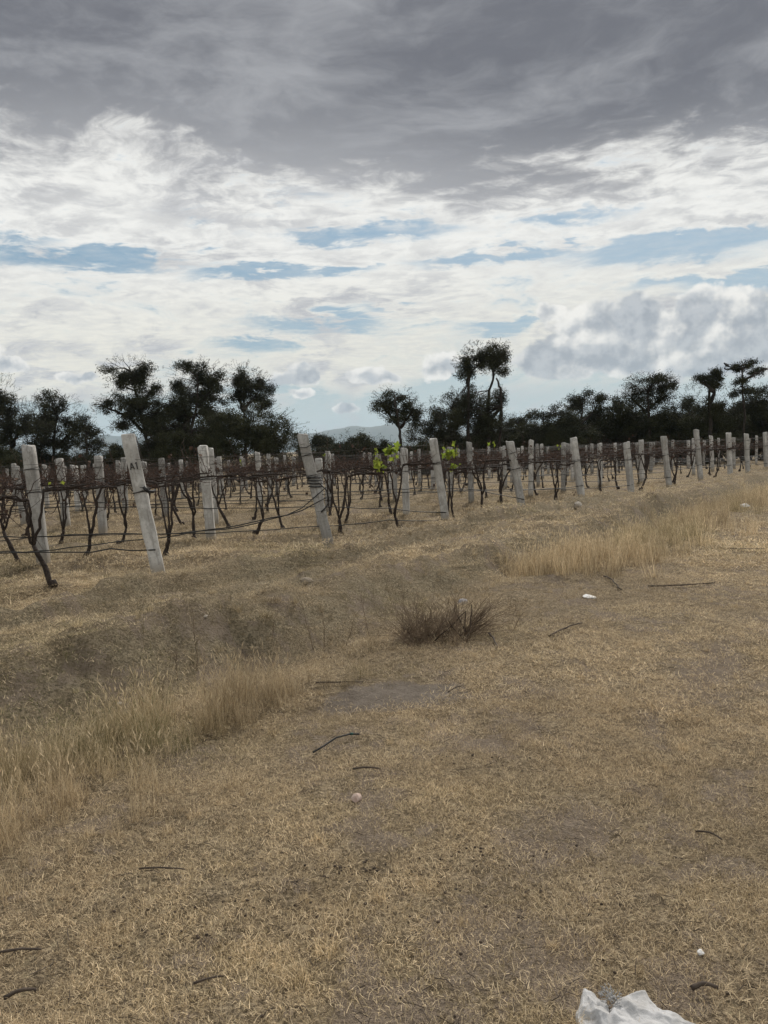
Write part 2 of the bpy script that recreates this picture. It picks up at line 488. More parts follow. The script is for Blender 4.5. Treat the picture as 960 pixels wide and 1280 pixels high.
def build_ground():
    cx, cy = 0.0, -1.5
    d = [0.4]
    while d[-1] < 60: d.append(d[-1] * 1.0125)
    while d[-1] < 10400: d.append(d[-1] * 1.14)
    d = np.array(d)
    front = np.radians(np.arange(-52, 52.01, 0.3))
    back = np.radians(np.arange(58, 303, 6.0))
    ang = np.concatenate([front, back])
    na, nd = len(ang), len(d)
    X = cx + d[:, None] * np.sin(ang)[None]; Y = cy + d[:, None] * np.cos(ang)[None]
    Z = height(X, Y)
    V = np.stack([X, Y, Z], -1).reshape(-1, 3)
    i, j = np.meshgrid(np.arange(nd - 1), np.arange(na), indexing='ij')
    j2 = (j + 1) % na
    F = np.stack([i * na + j, (i + 1) * na + j, (i + 1) * na + j2, i * na + j2], -1).reshape(-1, 4)
    V = np.vstack([V, [cx, cy, hz(cx, cy)]])
    F = [tuple(q) for q in F[:, ::-1].tolist()] + [(len(V) - 1, q, (q + 1) % na) for q in range(na)][::1]
    me = bpy.data.meshes.new('ground')
    fast_mesh(me, V, F)
    attr(me, 'bare', bare_mask(V[:, 0], V[:, 1]))
    attr(me, 'patch', patch_mask(V[:, 0], V[:, 1]))
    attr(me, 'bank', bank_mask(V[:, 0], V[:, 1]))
    me.materials.append(make_ground_mat())
    me.shade_smooth()
    o = link('ground', me); o['kind'] = 'structure'
    import bmesh
    bm = bmesh.new(); bm.from_mesh(me); bmesh.ops.recalc_face_normals(bm, faces=bm.faces)
    up = sum(f.normal.z for f in list(bm.faces)[:2000])
    if up < 0: bmesh.ops.reverse_faces(bm, faces=bm.faces)
    bm.to_mesh(me); bm.free(); me.shade_smooth()
    return o
build_ground()

def build_hills():
    m = simple('far_hills', (0.05, 0.06, 0.035), (0.09, 0.085, 0.05), 0.002)
    prof = [(-700, 22), (-300, 20), (0, 24), (110, 26), (140, 29), (175, 25), (250, 18), (330, 17), (375, 21), (400, 24), (420, 28),
            (440, 30), (470, 28), (500, 29), (560, 22), (620, 17), (690, 22), (737, 27), (800, 24), (900, 22), (1100, 26), (1700, 20)]
    xs = np.linspace(-700, 1700, 420)
    hh = np.interp(xs, [p[0] for p in prof], [p[1] for p in prof])
    D = 9000.0
    mb = MB(); rows = []
    prof_d = [(0.90, 0.0), (0.94, 0.35), (0.97, 0.75), (1.0, 1.0), (1.03, 0.8), (1.07, 0.3), (1.1, -0.05)]
    V = []
    for kd, kh in prof_d:
        x = (xs - 480) / FPX * D
        y = np.full_like(x, D * kd) + 250 * fbm(xs, xs * 0 + kd * 9, 0.02, 3, 5)
        e = hh * D / FPX * kh * (1 + 0.35 * fbm(xs, xs * 0 + kd * 40, 0.035, 4, 8)) if kh > 0 else xs * 0 - 8
        z = EYE * 0 - 1.0 + e
        V.append(np.stack([x, y, z], -1))
    V = np.array(V); n = len(xs)
    F = [(r * n + i, r * n + i + 1, (r + 1) * n + i + 1, (r + 1) * n + i) for r in range(len(prof_d) - 1) for i in range(n - 1)]
    mb.add(V.reshape(-1, 3), F)
    o = mb.build('hills', m); o['kind'] = 'structure'
build_hills()

# ------------------------------------------------------------------ grass (stuff): clumps set out on points by geometry nodes
def make_grass_mat():
    m, N, b, out = mat('dry_grass')
    tint = attribute(N, 'tint', 'INSTANCER')
    green = attribute(N, 'green', 'INSTANCER')
    bl = attribute(N, 'blade')
    c = N.mix(N.m('POWER', bl, 1.15), (0.225, 0.162, 0.094), (0.77, 0.625, 0.415))
    c = N.mix(green * N.ss(bl, 0.9, 0.1), c, (0.11, 0.125, 0.04))
    c = N.tint(c, tint)
    N.put(b.inputs['Base Color'], c)
    b.inputs['Roughness'].default_value = 0.7
    b.inputs['Specular IOR Level'].default_value = 0.2
    tr = N.node('ShaderNodeBsdfTranslucent'); N.put(tr.inputs[0], c)
    mx = N.node('ShaderNodeMixShader'); mx.inputs[0].default_value = 0.3
    N.t.links.new(b.outputs[0], mx.inputs[1]); N.t.links.new(tr.outputs[0], mx.inputs[2])
    N.t.links.new(mx.outputs[0], out.inputs[0])
    return m
GRASS = make_grass_mat()

def clump(seed, n, radius, l0, l1, w, e0, e1, curl=0.6, seg=2, heads=False):
    """A tuft of curved blades; e0..e1 is the angle from the ground in degrees."""
    r = np.random.default_rng(seed)
    V, F, B = [], [], []
    k = 0
    for i in range(n):
        rr = radius * math.sqrt(r.random()); a = r.random() * 6.283
        p = np.array([rr * math.cos(a), rr * math.sin(a), -0.004])
        L = r.uniform(l0, l1); el = math.radians(r.uniform(e0, e1)); az = r.random() * 6.283
        bl = r.random()
        ww = w * r.uniform(0.6, 1.3)
        turn = r.normal(0, 0.5)
        pts = [p]
        for sgm in range(seg):
            d = np.array([math.cos(el) * math.cos(az), math.cos(el) * math.sin(az), math.sin(el)])
            q = pts[-1] + d * L / seg
            if q[2] < 0.003: q[2] = 0.003 + 0.004 * r.random()
            pts.append(q)
            el -= curl * r.uniform(0.3, 1.2) / seg; az += turn / seg
        side = np.array([-math.sin(az), math.cos(az), r.normal(0, .4)]); side /= np.linalg.norm(side)
        for sgm, q in enumerate(pts):
            hw = ww * (1 - 0.9 * sgm / seg) * 0.5
            if sgm == seg:
                V.append(q); B.append(bl)
            else:
                V += [q - side * hw, q + side * hw]; B += [bl, bl]
        for sgm in range(seg - 1):
            F.append((k + 2 * sgm, k + 2 * sgm + 1, k + 2 * sgm + 3, k + 2 * sgm + 2))
        e = k + 2 * (seg - 1)
        F.append((e, e + 1, e + 2)); k += 2 * seg + 1
        if heads and r.random() < 0.45:      # thin seed head
            q = pts[-1]; d = pts[-1] - pts[-2]; d = d / np.linalg.norm(d)
            h = L * r.uniform(0.12, 0.22)
            V += [q - side * 0.0022, q + side * 0.0022, q + d * h * 0.5 + side * 0.005, q + d * h * 0.5 - side * 0.005, q + d * h]
            B += [0.35 + .5 * bl] * 5
            F += [(k, k + 1, k + 2, k + 3), (k + 3, k + 2, k + 4)]; k += 5
    me = bpy.data.meshes.new('grass_tuft'); fast_mesh(me, np.array(V), F)
    attr(me, 'blade', B); me.materials.append(GRASS)
    return bpy.data.objects.new('grass_tuft', me)

def scatter(name, pts, scale, tint, green, tufts, label, tilt=None):
    """One 'stuff' object whose points carry the tufts."""
    n = len(pts)
    me = bpy.data.meshes.new(name); me.vertices.add(n)
    me.vertices.foreach_set('co', np.asarray(pts, np.float32).ravel()); me.update()
    attr(me, 'size', scale); attr(me, 'tint', tint); attr(me, 'green', green)
    attr(me, 'turn', rng.random(n) * 6.283); attr(me, 'lean_x', rng.normal(0, 0.10, n)); attr(me, 'lean_y', rng.normal(0, 0.10, n))
    a = me.attributes.new('pick', 'INT', 'POINT')
    a.data.foreach_set('value', rng.integers(0, len(tufts), n).astype(np.int32))
    o = link(name, me); tag(o, label, 'grass', kind='stuff')
    me.materials.append(GRASS)
    g = bpy.data.node_groups.new(name, 'GeometryNodeTree')
    g.interface.new_socket('Geometry', in_out='INPUT', socket_type='NodeSocketGeometry')
    g.interface.new_socket('Geometry', in_out='OUTPUT', socket_type='NodeSocketGeometry')
    gi, go = g.nodes.new('NodeGroupInput'), g.nodes.new('NodeGroupOutput')
    inst = g.nodes.new('GeometryNodeInstanceOnPoints')
    g2i = g.nodes.new('GeometryNodeGeometryToInstance')
    for t_ in tufts[::-1]:
        oi = g.nodes.new('GeometryNodeObjectInfo'); oi.inputs['Object'].default_value = t_
        oi.inputs['As Instance'].default_value = False
        g.links.new(oi.outputs['Geometry'], g2i.inputs[0])
    def na(nm, ty='FLOAT'):
        q = g.nodes.new('GeometryNodeInputNamedAttribute'); q.data_type = ty; q.inputs['Name'].default_value = nm
        return q.outputs[0]
    cmb = g.nodes.new('ShaderNodeCombineXYZ')
    g.links.new(na('lean_x'), cmb.inputs[0]); g.links.new(na('lean_y'), cmb.inputs[1]); g.links.new(na('turn'), cmb.inputs[2])
    g.links.new(gi.outputs[0], inst.inputs['Points'])
    g.links.new(g2i.outputs[0], inst.inputs['Instance'])
    inst.inputs['Pick Instance'].default_value = True
    g.links.new(na('pick', 'INT'), inst.inputs['Instance Index'])
    g.links.new(cmb.outputs[0], inst.inputs['Rotation'])
    g.links.new(na('size'), inst.inputs['Scale'])
    g.links.new(inst.outputs[0], go.inputs[0])
    md = o.modifiers.new('tufts', 'NODES'); md.node_group = g
    return o

def candidates(rings):
    """Random ground points by distance ring: (d0, d1, per square metre), in a fan ahead of the camera."""
    P = []
    half = math.radians(40)
    for d0, d1, rho in rings:
        area = half * (d1 * d1 - d0 * d0)
        n = int(area * rho)
        d = np.sqrt(rng.uniform(d0 * d0, d1 * d1, n)); a = rng.uniform(-half, half, n)
        P.append(np.stack([d * np.sin(a), d * np.cos(a) - 0.4], -1))
    return np.concatenate(P)

_GREEN = {k: at(*k) for k in ((150, 838), (35, 890), (60, 870), (190, 935), (110, 945))}
def build_grass():
    short = [clump(100 + i, 200, 0.15, 0.007, 0.030, 0.0017, 1, 40, 1.1) for i in range(7)]
    mid = [clump(120 + i, 140, 0.20, 0.011, 0.044, 0.0031, 2, 42, 1.0) for i in range(5)]
    far = [clump(140 + i, 70, 0.34, 0.03, 0.095, 0.0085, 6, 52, 0.9) for i in range(5)]
    tuft = [clump(160 + i, 60, 0.05, 0.06, 0.16, 0.0032, 35, 85, 0.9, 3) for i in range(4)]
    tall = [clump(180 + i, 46, 0.11, 0.20, 0.50, 0.0040, 62, 89, 0.6, 4, True) for i in range(6)]
    tallf = [clump(200 + i, 44, 0.16, 0.26, 0.56, 0.0075, 66, 89, 0.45, 3, True) for i in range(6)]
    weed = [clump(220 + i, 5, 0.05, 0.35, 0.75, 0.006, 66, 88, 0.3, 4) for i in range(4)]

    def put(name, rings, tufts, label, s0=0.7, s1=1.3, cover=0.0, keep=None, base=1.0):
        P = candidates(rings)
        x, y = P[:, 0], P[:, 1]
        t, s = ts(x, y)
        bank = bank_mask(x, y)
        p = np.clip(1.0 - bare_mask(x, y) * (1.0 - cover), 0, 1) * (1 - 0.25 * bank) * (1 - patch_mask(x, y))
        if keep is not None: p = p * keep(x, y, t, s)
        k = rng.random(len(P)) < p
        x, y, t, s, bank = x[k], y[k], t[k], s[k], bank[k]
        patch = fbm(x, y, 0.5, 3, 91)
        tint = base * (1.0 + 0.9 * patch + 0.35 * fbm(x, y, 3.2, 2, 93)) * rng.uniform(0.8, 1.2, len(x))
        tint = tint * (1 - 0.15 * bank) * (1.0 + 0.16 * sstep(t, 2.8, 2.2)) * (1 - 0.28 * sstep(t, -0.5, -1.1))  # grass on the bank faces tinted darker as painted shade
        green = np.clip(sstep(fbm(x, y, 0.8, 3, 95), 0.0, 0.28) * 0.55 + 0.10 * rng.random(len(x)), 0, 1)
        green = green * np.where(t < 2.7, 0.45, 1.0)
        green = np.maximum(green, np.exp(-((t - 4.9) / 0.7) ** 2) * 0.5 * sstep(s, 6, 2))
        for gx, gy in ((150, 838), (35, 890), (60, 870), (190, 935), (110, 945)):
            q = _GREEN[(gx, gy)]
            green = np.maximum(green, 0.95 * np.exp(-(((x - q.x) / 0.45) ** 2 + ((y - q.y) / 0.3) ** 2)))
        green = np.clip(green + 0.35 * bank * rng.random(len(x)), 0, 1)
        return scatter(name, np.stack([x, y, height(x, y)], -1), rng.uniform(s0, s1, len(x)), np.clip(tint, 0.35, 1.6), green, tufts, label)
    put('short_grass', [(1.4, 3.0, 300), (3.0, 5.0, 240)], short, 'short dry trampled grass on the track nearest the camera', cover=0.05)
    put('cropped_grass', [(4.6, 7.0, 150), (7.0, 11.0, 85)], mid, 'cropped straw coloured grass along the track and the ditch', cover=0.12)
    put('field_grass', [(10.0, 16.0, 34), (16.0, 28.0, 17), (28.0, 58.0, 5.5)], far, 'dry grass growing between the vine rows', cover=0.15)
    put('grass_tuft_scatter', [(1.4, 5.0, 5.0), (5.0, 14.0, 5.0)], tuft, 'small standing tufts of dry grass on the track', 0.25, 0.7, 0.3)
    # tall grass along the edge of the track
    def strip(x, y, t, s):
        tw = t + 0.5 * fbm(x, y, 0.8, 2, 97)
        near = np.exp(-((tw - 3.45) / 0.45) ** 2) * sstep(s, 0.2, 1.0) * sstep(s, 4.2, 3.2)
        mids = 0.08 * np.exp(-((tw - 3.4) / 0.35) ** 2) * sstep(s, 4.0, 5.0) * sstep(s, 8.5, 7.0)
        return np.clip(near + mids, 0, 1) * sstep(fbm(x, y, 2.2, 3, 103), -0.26, 0.06)
    put('tall_grass', [(2.0, 7.5, 200)], tall, 'knee high dry grass along the near edge of the ditch', 0.24, 0.72, 0.5, strip, base=0.84)
    def strip2(x, y, t, s):
        tw = t + 0.6 * fbm(x, y, 0.5, 2, 99)
        a = np.exp(-((tw - 3.5) / 0.62) ** 2) * sstep(s, 7.8, 8.9) * sstep(s, 13.5, 12.0)
        b = np.exp(-((tw - 3.6) / 0.7) ** 2) * sstep(s, 12.5, 14.0) * (0.75 + 0.8 * fbm(x, y, 0.6, 2, 101))
        return np.clip(a + b, 0, 1)
    put('golden_grass', [(7.0, 11.0, 55), (11.0, 24.0, 34), (24.0, 50.0, 12)], tallf, 'band of tall golden dry grass beside the track in the distance', 0.4, 0.8, 0.7, strip2, base=1.0)
    put('bank_tufts', [(3.0, 16.0, 16.0)], tuft, 'small dry tufts dotted over the ditch bank', 0.3, 0.9, 0.6, lambda x, y, t, s: sstep(t, 3.6, 4.2) * sstep(t, 8.2, 7.4) * sstep(fbm(x, y, 1.2, 3, 107), -0.12, 0.15), base=1.0)
    put('ditch_weeds', [(3.0, 14.0, 2.2)], weed, 'sparse thin dry weed stems standing in the ditch', 0.4, 0.9, 0.9,
        lambda x, y, t, s: np.exp(-((t - 4.4) / 0.6) ** 2), base=0.7)
    put('row_weeds', [(9.0, 34.0, 5.0)], [clump(240 + i, 60, 0.22, 0.05, 0.16, 0.010, 20, 80, 0.9) for i in range(3)], 'brown weeds and litter at the foot of the vines', 0.7, 1.3, 0.6,
        lambda x, y, t, s: sstep(t, 7.5, 8.2) * np.exp(-((((y - ROW0) / DROW) - np.round((y - ROW0) / DROW)) * DROW / 0.40) ** 2), base=0.5)
build_grass()

# ------------------------------------------------------------------ vineyard
ORD = ['first', 'second', 'third', 'fourth', 'fifth', 'sixth', 'seventh', 'eighth', 'ninth', 'tenth', 'eleventh', 'twelfth',
       'thirteenth', 'fourteenth', 'fifteenth', 'sixteenth', 'seventeenth', 'eighteenth', 'nineteenth', 'twentieth', '21st', '22nd',
       '23rd', '24th', '25th', '26th', '27th', '28th', '29th', '30th', '31st', '32nd', '33rd', '34th', '35th', '36th', '37th', '38th', '39th', '40th']
def row_y(k): return ROW0 + DROW * k
def x_at(px, y, py=640):
    d = ray(px, py); return d[0] / d[1] * y

def make_concrete():
    m, N, b, out = mat('weathered_concrete')
    co = E_(N, N.node('ShaderNodeTexCoord').outputs['Object'])
    oi = N.node('ShaderNodeObjectInfo').outputs['Random']
    off = N.xyz(oi, E_(N, oi) * 7.0, E_(N, oi) * 3.0)
    c3 = N.vm('ADD', co, N.vscale(off, 9.0))
    big = N.noise(c3, 2.2, 4, 0.6)
    streak = N.noise(N.vm('MULTIPLY', c3, (22.0, 22.0, 1.6)), 1.0, 5, 0.65)
    fine = N.noise(c3, 45, 5, 0.7)
    pit = N.voro(c3, 30, 'F1')
    mott = N.noise(N.vm('MULTIPLY', c3, (1.0, 1.0, 0.55)), 14, 5, 0.7)
    crack = N.noise(N.vm('MULTIPLY', c3, (0.6, 0.6, 5.0)), 7, 3, 0.6)
    base = N.mix(N.ss(big, 0.35, 0.7), (0.37, 0.358, 0.335), (0.56, 0.545, 0.515))
    base = N.mix(N.ss(mott, 0.44, 0.62) * 0.75, base, (0.30, 0.285, 0.26))
    base = N.mix(N.ss(streak, 0.50, 0.70) * 0.7, base, (0.22, 0.205, 0.185))
    base = N.mix(N.ss(fine, 0.56, 0.70) * 0.75, base, (0.15, 0.138, 0.122))
    base = N.mix(N.ss(crack, 0.66, 0.70) * 0.7, base, (0.12, 0.11, 0.10))
    zz = N.sep(co)[2]
    base = N.mix(N.ss(zz + (mott - 0.5) * 0.5, 0.30, 0.0) * 0.65, base, (0.26, 0.215, 0.155))
    base = N.tint(base, N.ss(E_(N, oi), 0, 1, 0.62, 1.12, 'LINEAR'))
    N.put(b.inputs['Base Color'], base)
    b.inputs['Roughness'].default_value = 0.95
    b.inputs['Specular IOR Level'].default_value = 0.15
    bump(N, b, fine + streak * 0.7 - N.ss(pit, 0.0, 0.22, 0.6, 0.0), 0.9, 0.006)
    return m
M_CONC = make_concrete()
M_BARK = simple('vine_bark', (0.024, 0.018, 0.015), (0.050, 0.038, 0.031), 30, 0.9, 0.01)
M_CANE = simple('vine_cane', (0.042, 0.026, 0.021), (0.078, 0.050, 0.039), 14, 0.85)
M_DEAD = simple('dead_vine_leaf', (0.060, 0.036, 0.028), (0.11, 0.068, 0.045), 6, 0.9)
M_WIRE = simple('dark_wire', (0.035, 0.032, 0.03), (0.06, 0.055, 0.05), 30, 0.6)
M_HOSE = simple('black_hose', (0.018, 0.018, 0.018), (0.035, 0.034, 0.032), 12, 0.6)
M_BLACK = simple('black_paint', (0.03, 0.03, 0.03), (0.07, 0.065, 0.06), 40, 0.9)

def leaf_material():
    m, N, b, out = mat('young_vine_leaf')
    oi = E_(N, N.node('ShaderNodeObjectInfo').outputs['Random'])
    co = N.node('ShaderNodeTexCoord').outputs['Object']
    c = N.mix(oi, (0.12, 0.20, 0.03), (0.25, 0.29, 0.05))
    c = N.mix(N.ss(N.noise(co, 20, 3), 0.5, 0.7) * 0.5, c, (0.42, 0.36, 0.06))
    N.put(b.inputs['Base Color'], c)
    tr = N.node('ShaderNodeBsdfTranslucent'); N.put(tr.inputs[0], N.mix(0.5, c, (0.36, 0.44, 0.06)))
    mx = N.node('ShaderNodeMixShader'); mx.inputs[0].default_value = 0.5
    N.t.links.new(b.outputs[0], mx.inputs[1]); N.t.links.new(tr.outputs[0], mx.inputs[2])
    N.t.links.new(mx.outputs[0], out.inputs[0])
    return m
M_LEAF = leaf_material()

def post_mesh(seed, H, w, slope=0.0):
    r = np.random.default_rng(seed)
    nz = 12
    zs = np.concatenate([[-0.2, 0.0], np.linspace(0.12, H, nz)])
    ch = 0.014
    h = w / 2
    ring = np.array([(-h + ch, -h), (h - ch, -h), (h, -h + ch), (h, h - ch), (h - ch, h), (-h + ch, h), (-h, h - ch), (-h, -h + ch)])
    V, F = [], []
    for i, z in enumerate(zs):
        q = ring * (1 + 0.02 * r.standard_normal()) + r.normal(0, 0.0035, (8, 2))
        zz = np.full(8, z)
        if i == len(zs) - 1:
            zz = zz + r.normal(0, 0.008, 8) + slope * q[:, 0]
            q = q * (0.96 + 0.03 * r.random((8, 1)))
        V.append(np.column_stack([q, zz]))
    top = V[-1].copy(); top[:, :2] *= 0.82; top[:, 2] += 0.012
    if r.random() < 0.5:           # a broken corner
        c = r.integers(0, 8); V[-1][c, 2] -= r.uniform(0.02, 0.07); top[c, 2] -= 0.04
        V[-1][(c + 1) % 8, 2] -= r.uniform(0.02, 0.06)
    V.append(top)
    n = len(V)
    for i in range(n - 1):
        for j in range(8):
            j2 = (j + 1) % 8
            F.append((i * 8 + j, i * 8 + j2, (i + 1) * 8 + j2, (i + 1) * 8 + j))
    F.append(tuple((n - 1) * 8 + j for j in range(8)))
    mb = MB(); mb.add(np.concatenate(V), F)
    return mb.mesh('shaft', M_CONC, smooth=False)
def tie_mesh(seed, w, z, turns=2):
    """Fence wire wound round the post."""
    r = np.random.default_rng(seed)
    h = w / 2 + 0.006
    sq = [(-h, -h), (h, -h), (h, h), (-h, h)]
    pts = []
    for k in range(turns * 4 + 1):
        q = sq[k % 4]; pts.append((q[0], q[1], z + r.normal(0, 0.012) + 0.008 * k / 4))
    pts.append((h + 0.05, -h - 0.02, z + 0.04))
    return MB().tube(pts, 0.0045, 4).mesh('wire_tie', M_WIRE)
POST_SH = [post_mesh(300 + i, 1.80, 0.155, random.uniform(-.15, .15)) for i in range(6)]
POST_TIE = [tie_mesh(320 + i, 0.155, 1.17 + 0.03 * (i - 1)) for i in range(3)]
POST_TOP = [tie_mesh(330 + i, 0.155, 1.52, 1) for i in range(2)]

def add_post(x, y, lean_x, lean_y, rot, hs, label, group, i, ws=1.0):
    root = empty('trellis_post', (x, y, hz(x, y) - 0.01))
    root.rotation_euler = Matrix.Rotation(rot, 3, 'Z').to_euler()
    M = Matrix.Rotation(lean_x, 3, 'Y') @ Matrix.Rotation(lean_y, 3, 'X') @ Matrix.Rotation(rot, 3, 'Z')
    root.rotation_euler = M.to_euler()
    tag(root, label, 'post', group)
    s = link('shaft', POST_SH[i % 6], root); s.scale = (ws, ws, hs)
    a = link('wire_tie', POST_TIE[i % 3], root); a.scale = (ws, ws, 1)
    if i % 2: b = link('wire_tie', POST_TOP[i % 4 // 2], root); b.scale = (ws, ws, 1)
    return root

# end posts: picture x of the foot, lean of the top to the left (picture pixels over height), height
ENDS = [(200, 35, 185, 'tallest and nearest concrete end post, leaning left, marked A1 in black'),
        (412, 34, 145, 'leaning concrete end post with black hoses tied round it, second nearest end post'),
        (558, 18, 107, 'leaning grey concrete end post beside the vine with bright green leaves'),
        (655, 20, 97, 'leaning concrete end post with a weathered cap, fourth along the row ends'),
        (728, 14, 84, 'leaning concrete end post with a white stone at its foot'),
        (790, 10, 72, 'rough knobbly concrete end post, sixth along the row ends'),
        (837, 10, 66, 'dull dark grey concrete end post, seventh along the row ends'),
        (876, 9, 64, 'pale bright concrete end post leaning left, eighth along the row ends'),
        (913, 5, 57, 'concrete end post with wire near its top, ninth along the row ends'),
        (935, 5, 52, 'slim concrete end post, tenth along the row ends near the right edge'),
        (958, 4, 48, 'concrete end post cut by the right edge of the picture')]
end_x = []
end_posts = []
for k in range(NROWS):
    y = row_y(k)
    if k < len(ENDS):
        px, ln, hp, lab = ENDS[k]
        x = x_at(px, y, 640); end_x.append(x)
        # small correction for the roll of the camera at the foot's picture height
        for _ in range(3):
            v = np.array([x, y, hz(x, y) - EYE]); wd = v @ cF
            x += (px - (480 + FPX * (v @ cR) / wd)) * wd / FPX
        end_x[-1] = x
        H = hp * y / FPX
        lean = -(math.atan(ln / hp) - ROLL)
        p = add_post(x, y, lean, rng.normal(0.02, 0.015), [0.28, 0.1, -0.1, 0.15, 0.12, 0.5, 0.2, 0.05, 0.3, 0.1, 0.2][k], H / 1.80, lab, 'end posts of the vine rows', k, 1.0 + 0.06 * (k < 2))
        end_posts.append(p)
    else:
        end_x.append(end_x[-1] + 2.15)

# marking on the nearest post
p0 = end_posts[0]
def stroke(mb, pts, w):
    for a, b in zip(pts[:-1], pts[1:]):
        a, b = np.array(a), np.array(b)
        d = b - a; L = np.linalg.norm(d); d /= L; n_ = np.array([-d[1], d[0]]) * w / 2
        q = [a - n_, b - n_, b + n_, a + n_]
        yv = -0.0855
        mb.add([(c[0], yv, c[1]) for c in q] + [(c[0], yv - 0.0015, c[1]) for c in q],
               [(4, 5, 6, 7), (0, 3, 2, 1), (0, 1, 5, 4), (1, 2, 6, 5), (2, 3, 7, 6), (3, 0, 4, 7)])
mb = MB()
z0 = 1.485
stroke(mb, [(-0.052, z0 - .04), (-0.030, z0 + .045)], 0.013)
stroke(mb, [(-0.028, z0 + .045), (-0.006, z0 - .04)], 0.013)
stroke(mb, [(-0.044, z0 - .012), (-0.014, z0 - .012)], 0.010)
mb.build('letter_a', M_BLACK, p0, False)
mb = MB()
stroke(mb, [(0.030, z0 - .045), (0.030, z0 + .045)], 0.014)
stroke(mb, [(0.014, z0 + .026), (0.029, z0 + .043)], 0.009)
mb.build('numeral_one', M_BLACK, p0, False)
mb = MB()
mb.tube([(0.055, -0.095, 1.21), (0.075, -0.098, 1.17), (0.100, -0.085, 1.14), (0.15, -0.03, 1.13), (0.18, 0.02, 1.14)], [0.022, 0.024, 0.022, 0.018, 0.012], 7)
mb.build('rubber_strap', M_HOSE, p0)
mb = MB()
mb.tube([(0.09, -0.02, 1.84), (0.10, -0.05, 1.76), (0.098, -0.05, 1.66), (0.105, -0.03, 1.55)], 0.008, 5)
mb.build('hanging_wire', M_WIRE, p0)
# black hose bundle on the second post
p1 = end_posts[1]
mb = MB()
for q in range(4):
    zz = 1.02 + 0.05 * q
    mb.tube([(-0.10, -0.10, zz + .03), (0.0, -0.105, zz), (0.10, -0.10, zz - 0.02), (0.13, 0.0, zz - .03), (0.12, 0.10, zz)], 0.011, 6)
mb.build('hose_wrap', M_HOSE, p1)
mb = MB(); mb.tube([(0.09, -0.09, 1.05), (0.17, -0.08, 0.92), (0.17, -0.06, 0.75), (0.10, -0.1, 0.66), (0.0, -0.11, 0.60)], 0.012, 6)
mb.build('hose_loop', M_HOSE, p1)
mb = MB(); mb.tube([(-0.09, -0.09, 1.68), (0.02, -0.10, 1.66), (0.095, -0.09, 1.69), (0.10, 0.09, 1.68)], 0.007, 5)
mb.build('wire_tie', M_WIRE, p1)

# posts inside the rows, one every bay
INNER = {(1, 1): (52, 5.0, 148), (2, 1): (263, 4.0, 118), (3, 1): (400, 1.5, 88), (3, 2): (127, 2, 97), (4, 1): (508, 2.3, 83), (5, 1): (590, 2.6, 76),
         (7, 1): (705, 1.5, 60), (8, 1): (750, 2.0, 53), (4, 2): (270, 3, 92)}
def in_view(x, y, pad=0.9): return abs(x) < 0.52 * y + pad
n_post = 0
for k in range(NROWS):
    y = row_y(k)
    for j in range(1, 16):
        x = end_x[k] - 4.6 * j + rng.normal(0, 0.12)
        H = 1.80 * rng.uniform(0.93, 1.03); lean = rng.normal(0, 0.025)
        if (k, j) in INNER:
            px, ln, hp = INNER[(k, j)]; x = x_at(px, y, 660 if k < 3 else 640); H = hp * y / FPX; lean = -math.radians(ln) + ROLL
        if not in_view(x, y, 0.6): continue
        n_post += 1
        lab = 'pale concrete post, %s from the end post in the %s vine row' % (ORD[j - 1], ORD[k])
        add_post(x, y + rng.normal(0, 0.06), lean, rng.normal(0, 0.02), rng.normal(0, 0.25), H / 1.8, lab, 'concrete posts inside the vine rows', n_post, rng.uniform(0.9, 1.12))

